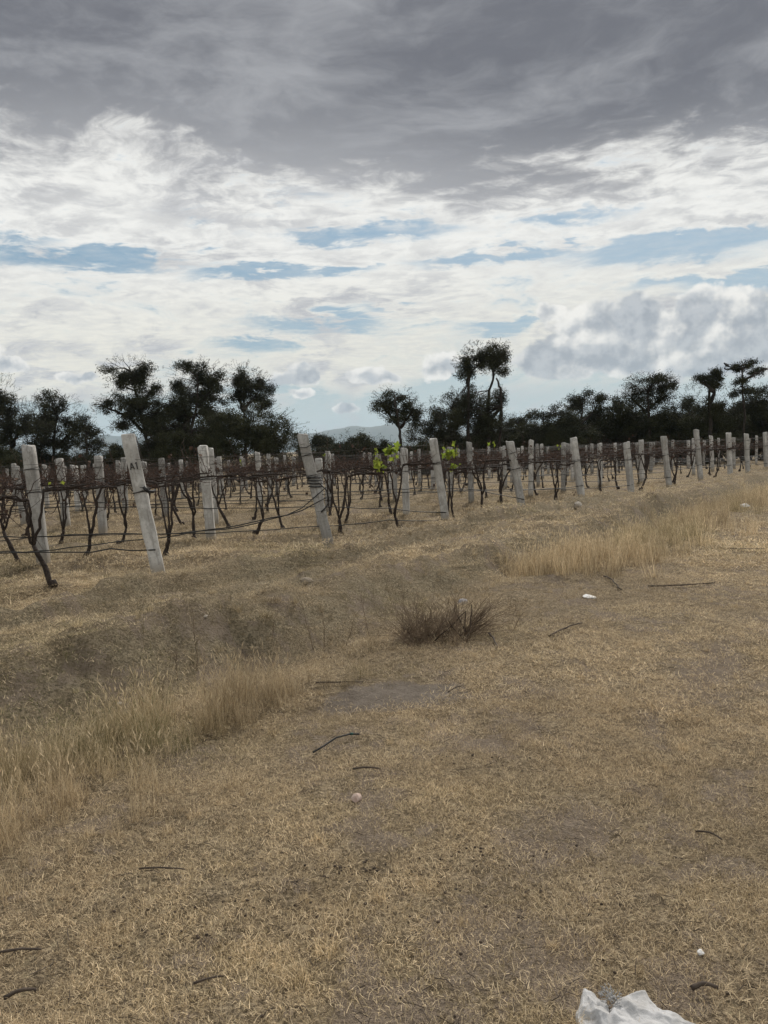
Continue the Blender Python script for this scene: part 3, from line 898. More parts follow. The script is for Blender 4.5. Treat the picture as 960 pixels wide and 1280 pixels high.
# ---- grapevines
def wob(a, b, n, amp, r, sag=0.0):
    a, b = np.array(a, float), np.array(b, float)
    u = np.linspace(0, 1, n)[:, None]
    p = a * (1 - u) + b * u
    w = r.normal(0, amp, (n, 3)); w[0] = 0
    w = np.cumsum(w, axis=0) * 0.6
    w -= u * w[-1]
    p = p + w
    p[:, 2] -= sag * 4 * (u * (1 - u))[:, 0]
    return p
def vine_parts(seed, bushy=0.0, lite=False, nstem=None, lean=None, hs=None):
    r = np.random.default_rng(seed)
    parts = []
    T, C, K, D = MB(), MB(), MB(), MB()
    sd = 5 if lite else 7
    hs = hs or r.uniform(0.22, 0.55); lean = r.normal(0, 0.10) if lean is None else lean
    sp = np.array([lean, r.normal(0, .05), hs])
    pth = wob((0, 0, -0.05), sp, 7, 0.018, r)
    T.tube(pth, np.linspace(0.036, 0.025, 7) * r.uniform(0.8, 1.25), sd, True, 0.12, r)
    T.tube([(0, 0, -.04), (0.01, 0, 0.02), (0.0, 0, 0.07)], [0.06, 0.052, 0.036], sd, True, 0.15, r)
    n = nstem or int(r.choice([1, 2, 2, 3]))
    tops = []
    for i in range(n):
        top = np.array([lean + (i - (n - 1) / 2) * r.uniform(0.06, 0.24) + r.normal(0, .07), r.normal(0, 0.05), r.uniform(1.10, 1.22)])
        p = wob(sp, top, 9, 0.026, r)
        T.tube(p, np.linspace(0.022, 0.015, 9) * r.uniform(0.75, 1.25), sd, True, 0.10, r); tops.append(top)
    arms = []
    for sgn in (-1, 1):
        a = tops[0] if sgn < 0 else tops[-1]
        L = r.uniform(0.55, 0.85)
        p = wob(a, a + np.array([sgn * L, r.normal(0, .06), r.normal(0.02, 0.04)]), 10, 0.022, r)
        C.tube(p, np.linspace(0.023, 0.010, 10), sd, True, 0.15, r); arms.append(p)
        if r.random() < 0.7:
            p2 = wob(a, a + np.array([sgn * L * .8, r.normal(0, .12), r.uniform(0.04, 0.16)]), 9, 0.025, r)
            C.tube(p2, np.linspace(0.014, 0.007, 9), sd, True, 0.15, r); arms.append(p2)
    nk = int((12 if lite else 22) * (1 + bushy) * r.uniform(0.8, 1.2))
    for i in range(nk):
        arm = arms[r.integers(len(arms))]; s0 = arm[r.integers(1, len(arm))]
        kind = r.random()
        L = r.uniform(0.12, 0.34) if kind < 0.55 - 0.2 * bushy else r.uniform(0.35, 0.75)
        up = r.uniform(0.25, 1.0) if r.random() < 0.72 else r.uniform(-0.9, 0.1)
        d = np.array([r.normal(0, 0.8), r.normal(0, 0.35), up]); d /= np.linalg.norm(d)
        p = wob(s0, s0 + d * L, 6, 0.03 * (0.4 + L), r, sag=-0.05 * L if kind < .7 else 0.12)
        K.tube(p, np.linspace(0.0062, 0.0026, 6) * (1.25 if lite else 1.0), 4 if not lite else 3, False)
        if not lite:
            for _ in range(r.integers(0, 3)):
                q = p[r.integers(1, 6)]; e = q + r.normal(0, 0.09, 3) + (0, 0, .03)
                K.tube(wob(q, e, 4, 0.012, r), [0.004, 0.003, 0.0025, 0.002], 3, False)
        nd = r.poisson(0.4 + 2.4 * bushy)
        for _ in range(nd):
            q = p[r.integers(1, 6)] + r.normal(0, 0.03, 3); s_ = r.uniform(0.02, 0.05)
            a, b = r.normal(0, 1, 3), r.normal(0, 1, 3)
            a /= np.linalg.norm(a); b -= a * (a @ b); b /= np.linalg.norm(b)
            D.add([q - a * s_, q + b * s_ * .7 + (0, 0, .01), q + a * s_, q - b * s_ * .7], [(0, 1, 2), (0, 2, 3)])
    out = [('trunk', T.mesh('trunk', M_BARK)), ('cordon', C.mesh('cordon', M_BARK)), ('canes', K.mesh('canes', M_CANE))]
    if D.n: out.append(('dead_leaves', D.mesh('dead_leaves', M_DEAD, False)))
    return out
V_NEAR = [vine_parts(400 + i, 0.22, nstem=2 + i % 2) for i in range(8)]
V_HERO = vine_parts(431, 0.1, nstem=3, lean=-0.21, hs=0.52)
V_MID = [vine_parts(440 + i, 0.55) for i in range(7)]
V_FAR = [vine_parts(460 + i, 0.75, True) for i in range(6)]

# one lobed grape leaf
_a = np.linspace(0, 2 * math.pi, 20, endpoint=False)
_rr = 0.055 * (0.78 + 0.22 * np.cos(5 * _a)) * (1 - 0.25 * (np.abs(_a - math.pi) < 0.35))
LEAF_ME = MB().add(np.vstack([[0, 0, 0], np.column_stack([_rr * np.cos(_a), _rr * np.sin(_a), 0.016 * np.cos(2 * _a) - 0.008])]),
                   [(0, i + 1, (i + 1) % 20 + 1) for i in range(20)]).mesh('leaf', M_LEAF, False)
def green_shoot(root, origin, n, spread, size=1.0, seed=0):
    r = np.random.default_rng(seed)
    o = np.array(origin)
    top = o + np.array([r.normal(0, .05), 0, spread])
    stem = MB().tube(wob(o - (0, 0, .12), top, 6, 0.02, r), np.linspace(0.006, 0.003, 6), 4).build('green_shoot', M_CANE, root)
    for i in range(n):
        u = r.random()
        q = o * (1 - u) + top * u + r.normal(0, 0.055, 3)
        lf = link('leaf', LEAF_ME, stem)
        lf.location = q; lf.rotation_euler = (r.normal(1.1, 0.6), r.normal(0, 0.6), r.random() * 6.28); s_ = size * r.uniform(0.7, 1.35); lf.scale = (s_, s_, s_)

VINES = {0: [62, -62], 1: [207, 107, 17, -75], 2: [500, 425, 317, 240, 150, 73, -30], 3: [603, 570, 432, 352, 285, 190, 128, 30]}
# shoots in leaf: row, picture x, list of (offset, leaves, height span, size)
SHOOTS = {(2, 500): [((-0.16, -0.03, 1.36), 13, 0.26, 1.5), ((-0.30, -0.02, 1.22), 8, 0.10, 1.4), ((-0.05, 0, 1.30), 4, 0.2, 0.9)],
          (3, 570): [((-0.15, 0, 1.50), 11, 0.16, 1.5), ((0.02, 0, 1.58), 5, 0.14, 1.3), ((0.0, 0, 1.22), 7, 0.08, 1.3)],
          (0, 62): [((0.10, 0, 1.22), 2, 0.05, 0.45)],
          (3, 603): [((0.3, 0, 1.6), 3, 0.1, 0.9)]}
EXTRA = {(6, 5): 9, (5, 3): 5, (4, 4): 3, (7, 9): 4, (4, 9): 4, (9, 4): 5}
def add_vine(parts, x, y, label, flip, s, rz=0.0):
    root = empty('grapevine', (x, y, hz(x, y)), (0, 0, rz + (math.pi if flip else 0)))
    root.scale = (s, s, 1.0)
    tag(root, label, 'grapevine', 'bare grapevines trained along the rows')
    for nm, me in parts:
        o = link(nm, me, root)
        if nm in ('canes', 'dead_leaves'): o['kind'] = 'stuff'
    return root
spots = []
for k in range(NROWS):
    y = row_y(k)
    if k in VINES: xs = [(x_at(px, y, 690 if k < 2 else 655), px) for px in VINES[k]]
    else:
        xs = []; x = end_x[k] - rng.uniform(0.5, 1.0)
        while x > -0.53 * y - 1.0:
            xs.append((x, None)); x -= rng.uniform(1.3, 2.1)
    for j, (x, px) in enumerate(xs):
        if in_view(x, y, 1.0): spots.append((k, j, x, y + rng.normal(0, 0.06), px))
n_single = 0
rest = MB(); rest2 = MB(); rest_pts = []
for k, j, x, y, px in spots:
    if n_single < 295:
        n_single += 1
        parts = V_HERO if (k, px) == (0, 62) else (V_NEAR[(k * 3 + j) % 8] if k < 4 else (V_MID[(k * 3 + j) % 7] if k < 9 else V_FAR[(k * 5 + j) % 6]))
        lab = 'bare grapevine, %s from the end post in the %s vine row' % (ORD[j], ORD[k])
        if (k, px) == (0, 62): lab = 'gnarled bare grapevine with three stems nearest the camera, left of the A1 post'
        if (k, px) == (2, 500): lab = 'grapevine with bright green leaf clusters left of the third end post'
        if (k, px) == (3, 570): lab = 'grapevine with yellow green leaves high up, just right of the third end post'
        root = add_vine(parts, x, y, lab, rng.random() < 0.5 and (k, px) not in SHOOTS, rng.uniform(0.9, 1.1), rng.normal(0, 0.12) if px is None else 0)
        for q, (off, nl, span, sz) in enumerate(SHOOTS.get((k, px), [])): green_shoot(root, off, nl, span, sz, 500 + k * 20 + q)
        if (k, j) in EXTRA: green_shoot(root, (0.1, 0, 1.5), EXTRA[(k, j)], 0.22, 1.1, 600 + k)
    else: rest_pts.append((k, j, x, y))
# the farthest vines, too small to tell apart, as one object
if rest_pts:
    V, F, base = [], [], 0
    me_all = bpy.data.meshes.new('far_vines')
    midx = []
    for k, j, x, y in rest_pts:
        for nm, me in V_FAR[(k * 5 + j) % 6]:
            nv = len(me.vertices); co = np.empty(nv * 3, np.float32); me.vertices.foreach_get('co', co); co = co.reshape(-1, 3) + (x, y, hz(x, y))
            V.append(co); F += [tuple(i + base for i in p.vertices) for p in me.polygons]
            midx += [{'trunk': 0, 'cordon': 0, 'canes': 1, 'dead_leaves': 2}[nm]] * len(me.polygons); base += nv
    fast_mesh(me_all, np.concatenate(V), F)
    for m_ in (M_BARK, M_CANE, M_DEAD): me_all.materials.append(m_)
    me_all.polygons.foreach_set('material_index', np.array(midx, np.int32))
    tag(link('far_vines', me_all), 'farthest vine rows merging into a brown haze of canes', 'grapevines', kind='stuff')

# ---- wires and drip hoses, one of each per row
def row_line(k, z_of, rad, name, mat_, label, cat, group, yoff=0.0, step=0.5):
    y = row_y(k); x1 = end_x[k]; x0 = max(-0.53 * y - 1.5, x1 - 60)
    xs = np.arange(x0, x1 + 0.001, step) if x1 - x0 > step else np.array([x0, x1])
    xs[-1] = x1
    gz = height(xs, np.full(len(xs), y)) * 0.35 + hz(x1, y) * 0.65
    pts = [(x, y + yoff, g_ + z_of(x1 - x)) for x, g_ in zip(xs, gz)]
    o = MB().tube(pts, rad, 4).build(name, mat_)
    tag(o, label, cat, group)
for k in range(NROWS):
    r = np.random.default_rng(700 + k)
    th = 1 + 0.02 * k
    row_line(k, lambda q: 1.18 + 0.02 * math.sin(q * 1.7), 0.0028 * th, 'trellis_wire', M_WIRE, 'thin trellis wire carrying the vine arms in the %s vine row' % ORD[k], 'wire', 'trellis wires', -0.09)
    row_line(k, lambda q: 1.53 + 0.015 * math.sin(q * 1.3), 0.0022 * th, 'top_wire', M_WIRE, 'thin top wire above the vines in the %s vine row' % ORD[k], 'wire', 'trellis wires', -0.085)
    a, b, c = r.uniform(0.25, 0.55), r.uniform(0.38, 0.5), r.random() * 6
    def hose(q, a=a, b=b, c=c, k=k):
        if k == 1: return 0.36 + 0.62 * math.exp(-(q / 0.75)) - 0.05 * math.sin(q * 0.9)
        if k == 2: return 0.22 + 0.16 * min(q, 2.2) / 1.0 - 0.10 * math.sin(q * 0.6)
        if k == 3: return 0.42 + 0.22 * min(q, 1.5)
        return b + 0.06 * math.sin(q * 0.8 + c) + (a - 0.3) * math.exp(-q)
    row_line(k, hose, 0.0085 * (1 + .012 * k), 'drip_hose', M_HOSE, 'black drip hose slung low along the %s vine row' % ORD[k], 'hose', 'drip hoses', -0.10, 0.25)
    if k in (1, 2):
        row_line(k, lambda q: (0.62 * math.exp(-(q / 1.25)) + 0.20 + 0.04 * math.sin(q)) if k == 1 else 0.08 + 0.03 * math.sin(q * 1.1), 0.009, 'drip_hose', M_HOSE,
                 'second sagging black hose below the first in the %s vine row' % ORD[k], 'hose', 'drip hoses', -0.13, 0.25)

# ------------------------------------------------------------------ trees beyond the vineyard
def foliage_mat(name, c1, c2):
    m, N, b, out = mat(name)
    pos = N.node('ShaderNodeNewGeometry').outputs['Position']
    n = N.noise(pos, 0.9, 3, 0.6)
    c = N.mix(N.ss(n, 0.35, 0.65), c1, c2)
    N.put(b.inputs['Base Color'], c)
    b.inputs['Roughness'].default_value = 0.8
    return m
M_FOL = foliage_mat('mesquite_foliage', (0.020, 0.023, 0.011), (0.046, 0.048, 0.022))
M_FOL2 = foliage_mat('shrub_foliage', (0.028, 0.032, 0.014), (0.056, 0.058, 0.026))
M_TRUNK = simple('tree_bark', (0.022, 0.018, 0.015), (0.045, 0.037, 0.03), 6, 0.95)

def leaf_cloud(C, r, n, sig, size):
    """n small leaf faces scattered about each centre."""
    C = np.repeat(np.asarray(C), n, 0)
    P = C + r.normal(0, 1, C.shape) * np.array([sig, sig, sig * 0.75])
    a = r.normal(0, 1, P.shape); a /= np.linalg.norm(a, axis=1)[:, None]
    b = r.normal(0, 1, P.shape); b -= a * (a * b).sum(1)[:, None]; b /= np.linalg.norm(b, axis=1)[:, None]
    s = size * r.uniform(0.6, 1.4, (len(P), 1))
    V = np.stack([P - a * s, P + b * s * 0.55, P + a * s, P - b * s * 0.55], 1).reshape(-1, 3)
    F = np.arange(len(P) * 4).reshape(-1, 4)
    return V, F
def tree(name, label, cat, group, d, lobes, trunks, seed, dens=1.0, mat_=None, feather=1.0, r0=2.3, size=0.055, fringe=1.8, grow=1.18):
    """lobes: (x, y, rx, ry) of each mass of foliage and trunks: lists of (x, y), in picture pixels at distance d."""
    r = np.random.default_rng(seed)
    k = d / FPX
    bx = trunks[0][0][0] if trunks else lobes[0][0]
    foot = pt(bx, 600, d); foot[2] = hz(foot[0], foot[1]) - 0.05
    root = empty(name, tuple(foot)); tag(root, label, cat, group)
    W = MB()
    skel = []
    for tr in trunks:
        P = np.array([pt(x, y, d) for x, y in tr]); P[:, 1] += np.cumsum(r.normal(0, 0.25, len(P)))
        if tr[0][1] >= 580: P[0] = (P[0][0], d, hz(P[0][0], d) - 0.15)
        u = np.linspace(0, len(P) - 1, 4 * len(P)); i0 = np.minimum(u.astype(int), len(P) - 2); f = (u - i0)[:, None]
        Q = P[i0] * (1 - f) + P[i0 + 1] * f
        Q[1:-1] = (Q[:-2] + 2 * Q[1:-1] + Q[2:]) / 4 + r.normal(0, 0.03, Q[1:-1].shape)
        rad = np.linspace(r0, r0 * 0.42, len(Q)) * k
        W.tube(Q - foot, rad, 7, True, 0.1, r)
        skel += [q for q in Q[len(Q) // 2:]]
    if not trunks:
        for i in range(6):
            L = lobes[r.integers(len(lobes))]
            e = pt(L[0] + r.uniform(-.5, .5) * L[2], L[1], d); s0 = foot + np.array([r.normal(0, 1) * 0.5 * L[2] * k, r.normal(0, .3), -0.05])
            s0[2] = hz(s0[0], s0[1]) - 0.05
            P = wob(s0, e, 7, 0.10, r); W.tube(P - foot, np.linspace(1.2, 0.4, 7) * k, 5, True); skel += list(P[2:])
    skel = np.array(skel)
    cents, fr = [], []
    for (x, y, rx, ry) in lobes:
        rx, ry = rx * grow, ry * grow
        c = pt(x, y, d); a, b = rx * k, ry * k
        dep = 0.5 * (a + b) * 0.9
        off = r.normal(0, 0.25) * a
        nb = max(3, int(4 + (rx + ry) / 9))
        ends = []
        for i in range(nb):
            v = r.normal(0, 1, 3); v /= np.linalg.norm(v); v *= r.uniform(0.4, 0.95)
            e = c + v * (a, dep, b) + (0, off, 0)
            j = np.argmin(np.linalg.norm(skel - e, axis=1) + 0.6 * np.maximum(0, skel[:, 2] - e[2]) + r.uniform(0, .5, len(skel)))
            P = wob(skel[j], e, 7, 0.10 * (0.5 + np.linalg.norm(skel[j] - e) / 4), r, sag=-0.15)
            W.tube(P - foot, np.linspace(0.7, 0.18, 7) * k, 4, False)
            ends += list(P[3:])
        ends = np.array(ends)
        ncl = int(dens * (10 + rx * ry * 0.165))
        # every mass is a handful of uneven clumps with gaps between them
        nsub = max(4, int((rx * ry) ** 0.5 / 2.4))
        sc = r.normal(0, 1, (nsub, 3)); sc /= np.linalg.norm(sc, axis=1)[:, None]; sc *= r.uniform(0.15, 0.88, (nsub, 1))
        sr = r.uniform(0.20, 0.46, nsub)
        w_ = sr ** 2.2; pick = r.choice(nsub, ncl, p=w_ / w_.sum())
        v = r.normal(0, 1, (ncl, 3)); v /= np.linalg.norm(v, axis=1)[:, None]
        v = sc[pick] + v * (r.random((ncl, 1)) ** 0.45) * sr[pick][:, None]
        cc = c + v * (a, dep, b) + (0, off, 0)
        # pull clusters towards branches so that gaps stay between them
        j = np.argmin(((cc[:, None] - ends[None]) ** 2).sum(-1), axis=1)
        cc = cc * 0.85 + ends[j] * 0.15
        cents.append(cc)
        nf = int(fringe * (rx + ry) * 0.9)
        v = r.normal(0, 1, (nf, 3)); v[:, 1] *= 0.5; v /= np.linalg.norm(v, axis=1)[:, None]
        s0 = c + v * (a, dep, b) * 0.75 + (0, off, 0); e0 = c + v * (a, dep, b) * r.uniform(0.82, 1.10, (nf, 1)) + (0, off, 0) + r.normal(0, 0.12, (nf, 3)) + (0, 0, 0.1)
        for p_, q_ in zip(s0, e0):
            W.tube(wob(p_, q_, 4, 0.05, r) - foot, [0.014, 0.012, 0.010, 0.008], 3, False)
        fr.append(e0[r.random(nf) < 0.75])
    W.build('trunk', M_TRUNK, root)
    cents = np.concatenate(cents); fr = np.concatenate(fr)
    V1, F1 = leaf_cloud(cents - foot, r, int(62 * feather), 0.19 * d / 65, size * d / 65)
    V2, F2 = leaf_cloud(fr - foot, r, 12, 0.11 * d / 65, size * 0.7 * d / 65)
    me = bpy.data.meshes.new('crown'); fast_mesh(me, np.vstack([V1, V2]), np.vstack([F1, F2 + len(V1)])); me.materials.append(mat_ or M_FOL)
    link('crown', me, root)
    return root

G = 'trees beyond the vineyard'
tree('mesquite_tree', 'dark tree cut by the left edge of the picture', 'tree', G, 62, [(8, 502, 26, 26), (-20, 515, 26, 26), (32, 530, 30, 26), (0, 548, 36, 24)], [[(10, 585), (12, 545), (6, 515)], [(14, 560), (30, 530)]], 1, 1.0)
tree('mesquite_tree', 'rounded dark tree beside the leftmost tree', 'tree', G, 66, [(72, 510, 28, 20), (55, 528, 28, 22), (88, 530, 24, 20), (62, 555, 40, 20)], [[(66, 585), (68, 550), (72, 520)], [(68, 560), (90, 535)]], 2, 0.9)
tree('mesquite_tree', 'small feathery tree right of the left tree group, beside a gap showing hills', 'tree', G, 72, [(108, 540, 18, 16), (112, 560, 20, 12)], [[(110, 590), (109, 560), (107, 545)]], 3, 0.8, fringe=1.6)
tree('mesquite_tree', 'tall tree with a flat topped crown leaning left, above the A1 post', 'tree', G, 60, [(158, 464, 27, 16), (176, 480, 16, 16), (150, 480, 14, 12), (190, 487, 10, 8), (152, 504, 30, 11), (130, 510, 12, 7), (172, 510, 28, 18), (190, 530, 32, 26), (205, 512, 16, 14), (152, 533, 14, 7)],
     [[(192, 590), (184, 545), (172, 505), (162, 465)], [(184, 545), (160, 520), (135, 510)], [(175, 505), (188, 488)]], 4, 1.05)
tree('mesquite_tree', 'broad dark tree with sky gaps, middle of the left trio', 'tree', G, 61, [(248, 470, 32, 18), (262, 482, 20, 15), (228, 490, 14, 14), (245, 500, 30, 14), (220, 518, 36, 26), (262, 516, 24, 18), (236, 548, 48, 28), (205, 545, 34, 26)],
     [[(238, 590), (240, 545), (250, 500), (248, 470)], [(240, 540), (228, 500)], [(248, 510), (266, 485)]], 5, 1.1)
tree('mesquite_tree', 'dark oval crowned tree rising behind the domed bush', 'tree', G, 63, [(305, 478, 23, 20), (322, 490, 20, 20), (298, 496, 14, 14), (328, 506, 12, 10)], [[(306, 592), (305, 545), (304, 512), (306, 480)], [(304, 515), (324, 490)], [(304, 515), (296, 490)]], 6, 1.05)
tree('domed_bush', 'large dome shaped olive green bush below the left trio of trees', 'bush', 'bushes beyond the vineyard', 57, [(310, 546, 62, 34), (262, 550, 44, 30), (345, 554, 36, 26), (312, 528, 40, 20), (225, 558, 40, 26)], [], 7, 1.25, M_FOL2)
tree('mesquite_tree', 'small dark tree standing alone left of the tall tree', 'tree', G, 60, [(492, 497, 24, 12), (512, 512, 16, 12), (478, 508, 16, 9), (500, 520, 24, 10), (518, 524, 10, 8)], [[(502, 592), (501, 555), (499, 530), (493, 503)], [(500, 535), (514, 515)], [(500, 535), (480, 510)]], 8, 0.95)
tree('mesquite_tree', 'leafy tree filling the space left of the tall tree', 'tree', G, 66, [(548, 522, 24, 22), (538, 545, 30, 20), (568, 508, 16, 18), (560, 545, 24, 22)], [[(552, 592), (552, 555), (550, 525)], [(552, 560), (566, 515)]], 9, 0.85, fringe=1.6)
tree('tall_mesquite_tree', 'tallest tree, bare lower trunks and a high umbrella crown', 'tree', G, 60, [(607, 442, 26, 13), (588, 456, 18, 14), (580, 468, 12, 8), (625, 444, 13, 14), (612, 458, 18, 11), (625, 464, 8, 10), (588, 508, 24, 22), (606, 520, 24, 26), (624, 498, 9, 12), (570, 520, 22, 22), (600, 545, 34, 22)],
     [[(584, 592), (585, 540), (584, 480), (586, 468), (604, 450)], [(612, 592), (610, 540), (610, 490), (618, 470), (612, 448)], [(618, 590), (624, 540), (624, 490), (618, 474)], [(584, 480), (588, 458)]], 10, 0.95, r0=2.3)
tree('mesquite_tree', 'low feathery tree between the tall tree and the right grove', 'tree', G, 72, [(650, 527, 20, 9), (640, 545, 24, 14), (662, 548, 22, 12)], [[(648, 592), (648, 545), (650, 530)]], 11, 0.9)
tree('mesquite_tree', 'thin topped tree at the left end of the right grove', 'tree', G, 68, [(680, 520, 20, 9), (676, 540, 28, 16), (696, 545, 22, 18)], [[(684, 592), (682, 550), (680, 525)]], 12, 0.85, fringe=1.5)
tree('mesquite_tree', 'flat topped tree with a pale gap under its crown', 'tree', G, 64, [(732, 500, 22, 11), (718, 508, 16, 12), (748, 512, 14, 12), (716, 532, 18, 18), (748, 538, 14, 12)], [[(724, 592), (722, 540), (728, 508)], [(724, 530), (745, 512)]], 13, 0.9, fringe=1.4)
tree('mesquite_tree', 'small round topped tree in the middle of the right grove', 'tree', G, 67, [(771, 507, 14, 11), (768, 528, 22, 16), (782, 540, 20, 18)], [[(772, 592), (771, 545), (770, 512)]], 14, 0.95)
tree('mesquite_tree', 'wide crowned tree with bare twigs above, tallest of the right grove', 'tree', G, 62, [(808, 490, 24, 13), (795, 500, 16, 11), (824, 500, 16, 11), (808, 478, 26, 9), (830, 484, 14, 10)], [[(808, 592), (809, 545), (808, 512), (806, 492)], [(808, 515), (826, 498)], [(808, 515), (792, 498)]], 15, 0.75, fringe=3.0)
tree('mesquite_tree', 'sparse slender tree right of the wide crowned tree', 'tree', G, 69, [(862, 500, 12, 14), (868, 520, 16, 18), (850, 528, 18, 14)], [[(863, 592), (863, 545), (862, 505)]], 16, 0.75, fringe=2.0)
tree('mesquite_tree', 'knotty forked tree with three leaf tufts near the right edge', 'tree', G, 58, [(893, 466, 8, 9), (876, 475, 11, 7), (886, 479, 15, 8), (898, 478, 6, 8), (890, 512, 18, 14)], [[(890, 592), (890, 520), (888, 492), (887, 478)], [(890, 505), (896, 488), (893, 466)], [(888, 490), (874, 474)]], 17, 1.1, r0=2.8, fringe=0.8)
tree('mesquite_tree', 'gnarled nearly bare tree with thin crooked branches at the right edge', 'tree', G, 58, [(922, 461, 11, 6), (936, 456, 12, 4), (950, 464, 9, 4), (945, 468, 8, 3), (924, 476, 7, 8), (935, 489, 14, 6), (919, 487, 7, 8)],
     [[(928, 592), (928, 520), (926, 485), (924, 462)], [(926, 480), (936, 469), (944, 466), (956, 462)], [(924, 464), (938, 456), (943, 454)], [(924, 462), (914, 461), (908, 460)]], 18, 0.8, r0=1.7, fringe=1.0)
tree('mesquite_tree', 'dark tree cut by the right edge of the picture', 'tree', G, 64, [(955, 498, 20, 12), (948, 520, 24, 18), (975, 505, 24, 20)], [[(956, 592), (955, 545), (954, 505)]], 19, 0.95)
# bushes that close the foot of the grove
BU = [(-5, 575, 40, 22, 'left edge of the picture'), (48, 578, 34, 18, 'second tree from the left'), (95, 580, 30, 14, 'small feathery tree on the left'), (150, 575, 26, 18, 'A1 post, beyond the field'), (195, 568, 34, 26, 'leaning flat topped tree'),
      (400, 556, 24, 14, 'gap in the trees, left of its middle'), (450, 556, 26, 15, 'gap in the trees, right of its middle'), (425, 566, 30, 10, 'gap in the trees, lowest and in front'), (484, 562, 22, 12, 'small lone tree'), (530, 565, 34, 20, 'leafy tree left of the tall tree'), (580, 558, 38, 30, 'tall tree, at its foot'),
      (622, 554, 34, 26, 'tall tree, right of its trunks'), (655, 552, 36, 24, 'low feathery tree'), (700, 546, 38, 30, 'thin topped tree'), (738, 542, 34, 28, 'flat topped tree'), (775, 541, 40, 32, 'round topped tree in the right grove'), (822, 536, 42, 34, 'wide crowned tree'),
      (858, 541, 36, 34, 'sparse slender tree'), (890, 536, 34, 36, 'knotty forked tree'), (922, 524, 34, 38, 'gnarled nearly bare tree'), (958, 531, 38, 40, 'right edge of the picture')]
for i, (x, y, rx, ry, ref) in enumerate(BU):
    tree('scrub_bush', 'dark green scrub bush at the foot of the %s' % ref if not ('edge' in ref or 'gap' in ref or 'post' in ref or ',' in ref) else 'dark green scrub bush by the %s' % ref, 'bush', 'bushes beyond the vineyard', 63 + (i * 7 % 9) - 3 + (18 if 'gap' in ref else 0),
         [(x, y, rx, ry), (x - rx * .5, y + 8, rx * .7, ry * .7), (x + rx * .5, y + 6, rx * .7, ry * .7), (x, y + 18, rx * 1.1, ry * .7)], [], 60 + i, 1.9, M_FOL2 if i % 3 == 0 else M_FOL, fringe=0.7)
# the wood far behind, one mass
r = np.random.default_rng(90)
xs = r.uniform(-150, 1110, 1500)
C = np.array([pt(x, r.uniform(566, 590) - (x - 480) * 0.042, 105 + r.uniform(-8, 8)) for x in xs]); C[:, 2] = np.maximum(C[:, 2], height(C[:, 0], C[:, 1]) + 0.2)
V1, F1 = leaf_cloud(C, r, 30, 0.5, 0.12)
me = bpy.data.meshes.new('far_wood'); fast_mesh(me, V1, F1); me.materials.append(M_FOL)
tag(link('far_wood', me), 'low dark far wood seen as one mass behind the vineyard', 'wood', kind='stuff')

# the bird on the gnarled tree
def bird():
    c = pt(908.5, 459, 57.6)
    root = empty('bird', tuple(c)); tag(root, 'dark bird perched at the tip of a bare branch', 'bird')
    prof = [(-0.30, 0.012), (-0.20, 0.03), (-0.12, 0.075), (0.0, 0.115), (0.10, 0.10), (0.16, 0.065), (0.21, 0.068), (0.26, 0.055), (0.30, 0.018), (0.34, 0.006)]
    pts = [(-0.0 - q[0] * 0.8, 0.0, 0.16 + q[0] * 0.62 - (0.05 if q[0] > .27 else 0)) for q in prof]
    MB().tube(pts, [q[1] for q in prof], 10).build('body', M_HOSE, root)
    for s_ in (-1, 1):
        MB().tube([(-0.10, s_ * 0.07, 0.22), (0.0, s_ * 0.105, 0.14), (0.12, s_ * 0.07, 0.06), (0.24, s_ * 0.02, -0.02)], [0.03, 0.06, 0.045, 0.01], 8).build('wing', M_HOSE, root)
        MB().tube([(0.0, s_ * 0.035, 0.10), (-0.02, s_ * 0.035, -0.03)], 0.01, 5).build('leg', M_HOSE, root)
bird()

# ------------------------------------------------------------------ small things on the ground
M_STICK = simple('dry_stick', (0.05, 0.038, 0.03), (0.10, 0.078, 0.06), 20, 0.9)
M_TWIG = simple('dry_twig', (0.13, 0.094, 0.064), (0.20, 0.148, 0.10), 10, 0.9)
M_PALE = simple('pale_stone', (0.28, 0.25, 0.21), (0.40, 0.36, 0.31), 14, 0.9, 0.004)
M_PINK = simple('pinkish_stone', (0.42, 0.31, 0.26), (0.55, 0.44, 0.38), 20, 0.9, 0.004)
M_WHITE = simple('white_plastic', (0.68, 0.68, 0.67), (0.78, 0.78, 0.77), 20, 0.6)
M_TEAL = simple('teal_plastic', (0.012, 0.06, 0.05), (0.02, 0.08, 0.068), 20, 0.5)
M_CLOD = simple('dark_clod', (0.045, 0.034, 0.026), (0.08, 0.06, 0.045), 30, 0.95)

def lie(px_pts, lift=0.012):
    return [at(x, y) + Vector((0, 0, lift)) for x, y in px_pts]
def on_ground(name, pts, rad, m, label, cat, group=None, sides=6, seed=0, arch=0.0):
    r = np.random.default_rng(seed + 900)
    P = np.array([tuple(p) for p in pts]); c = P.mean(0); c[2] = hz(c[0], c[1])
    u = np.linspace(0, len(P) - 1, 9); i0 = np.minimum(u.astype(int), len(P) - 2); f = (u - i0)[:, None]
    Q = P[i0] * (1 - f) + P[i0 + 1] * f
    Q[1:-1] = (Q[:-2] + 2 * Q[1:-1] + Q[2:]) / 4
    rad = rad * 0.72
    Q += r.normal(0, 0.006 * np.linalg.norm(P[-1] - P[0]), Q.shape) * (1, 1, .4)
    Q[:, 2] += arch * np.sin(np.linspace(0, math.pi, 9))
    o = MB().tube(Q - c, np.linspace(rad, rad * 0.7, 9), sides, True, 0.08, r).build(name, m)
    o.location = tuple(c)
    return tag(o, label, cat, group)
root = empty('hose_piece', at(420, 932)); tag(root, 'short black hose piece with a teal joint lying on the track', 'hose')
o0 = np.array(root.location)
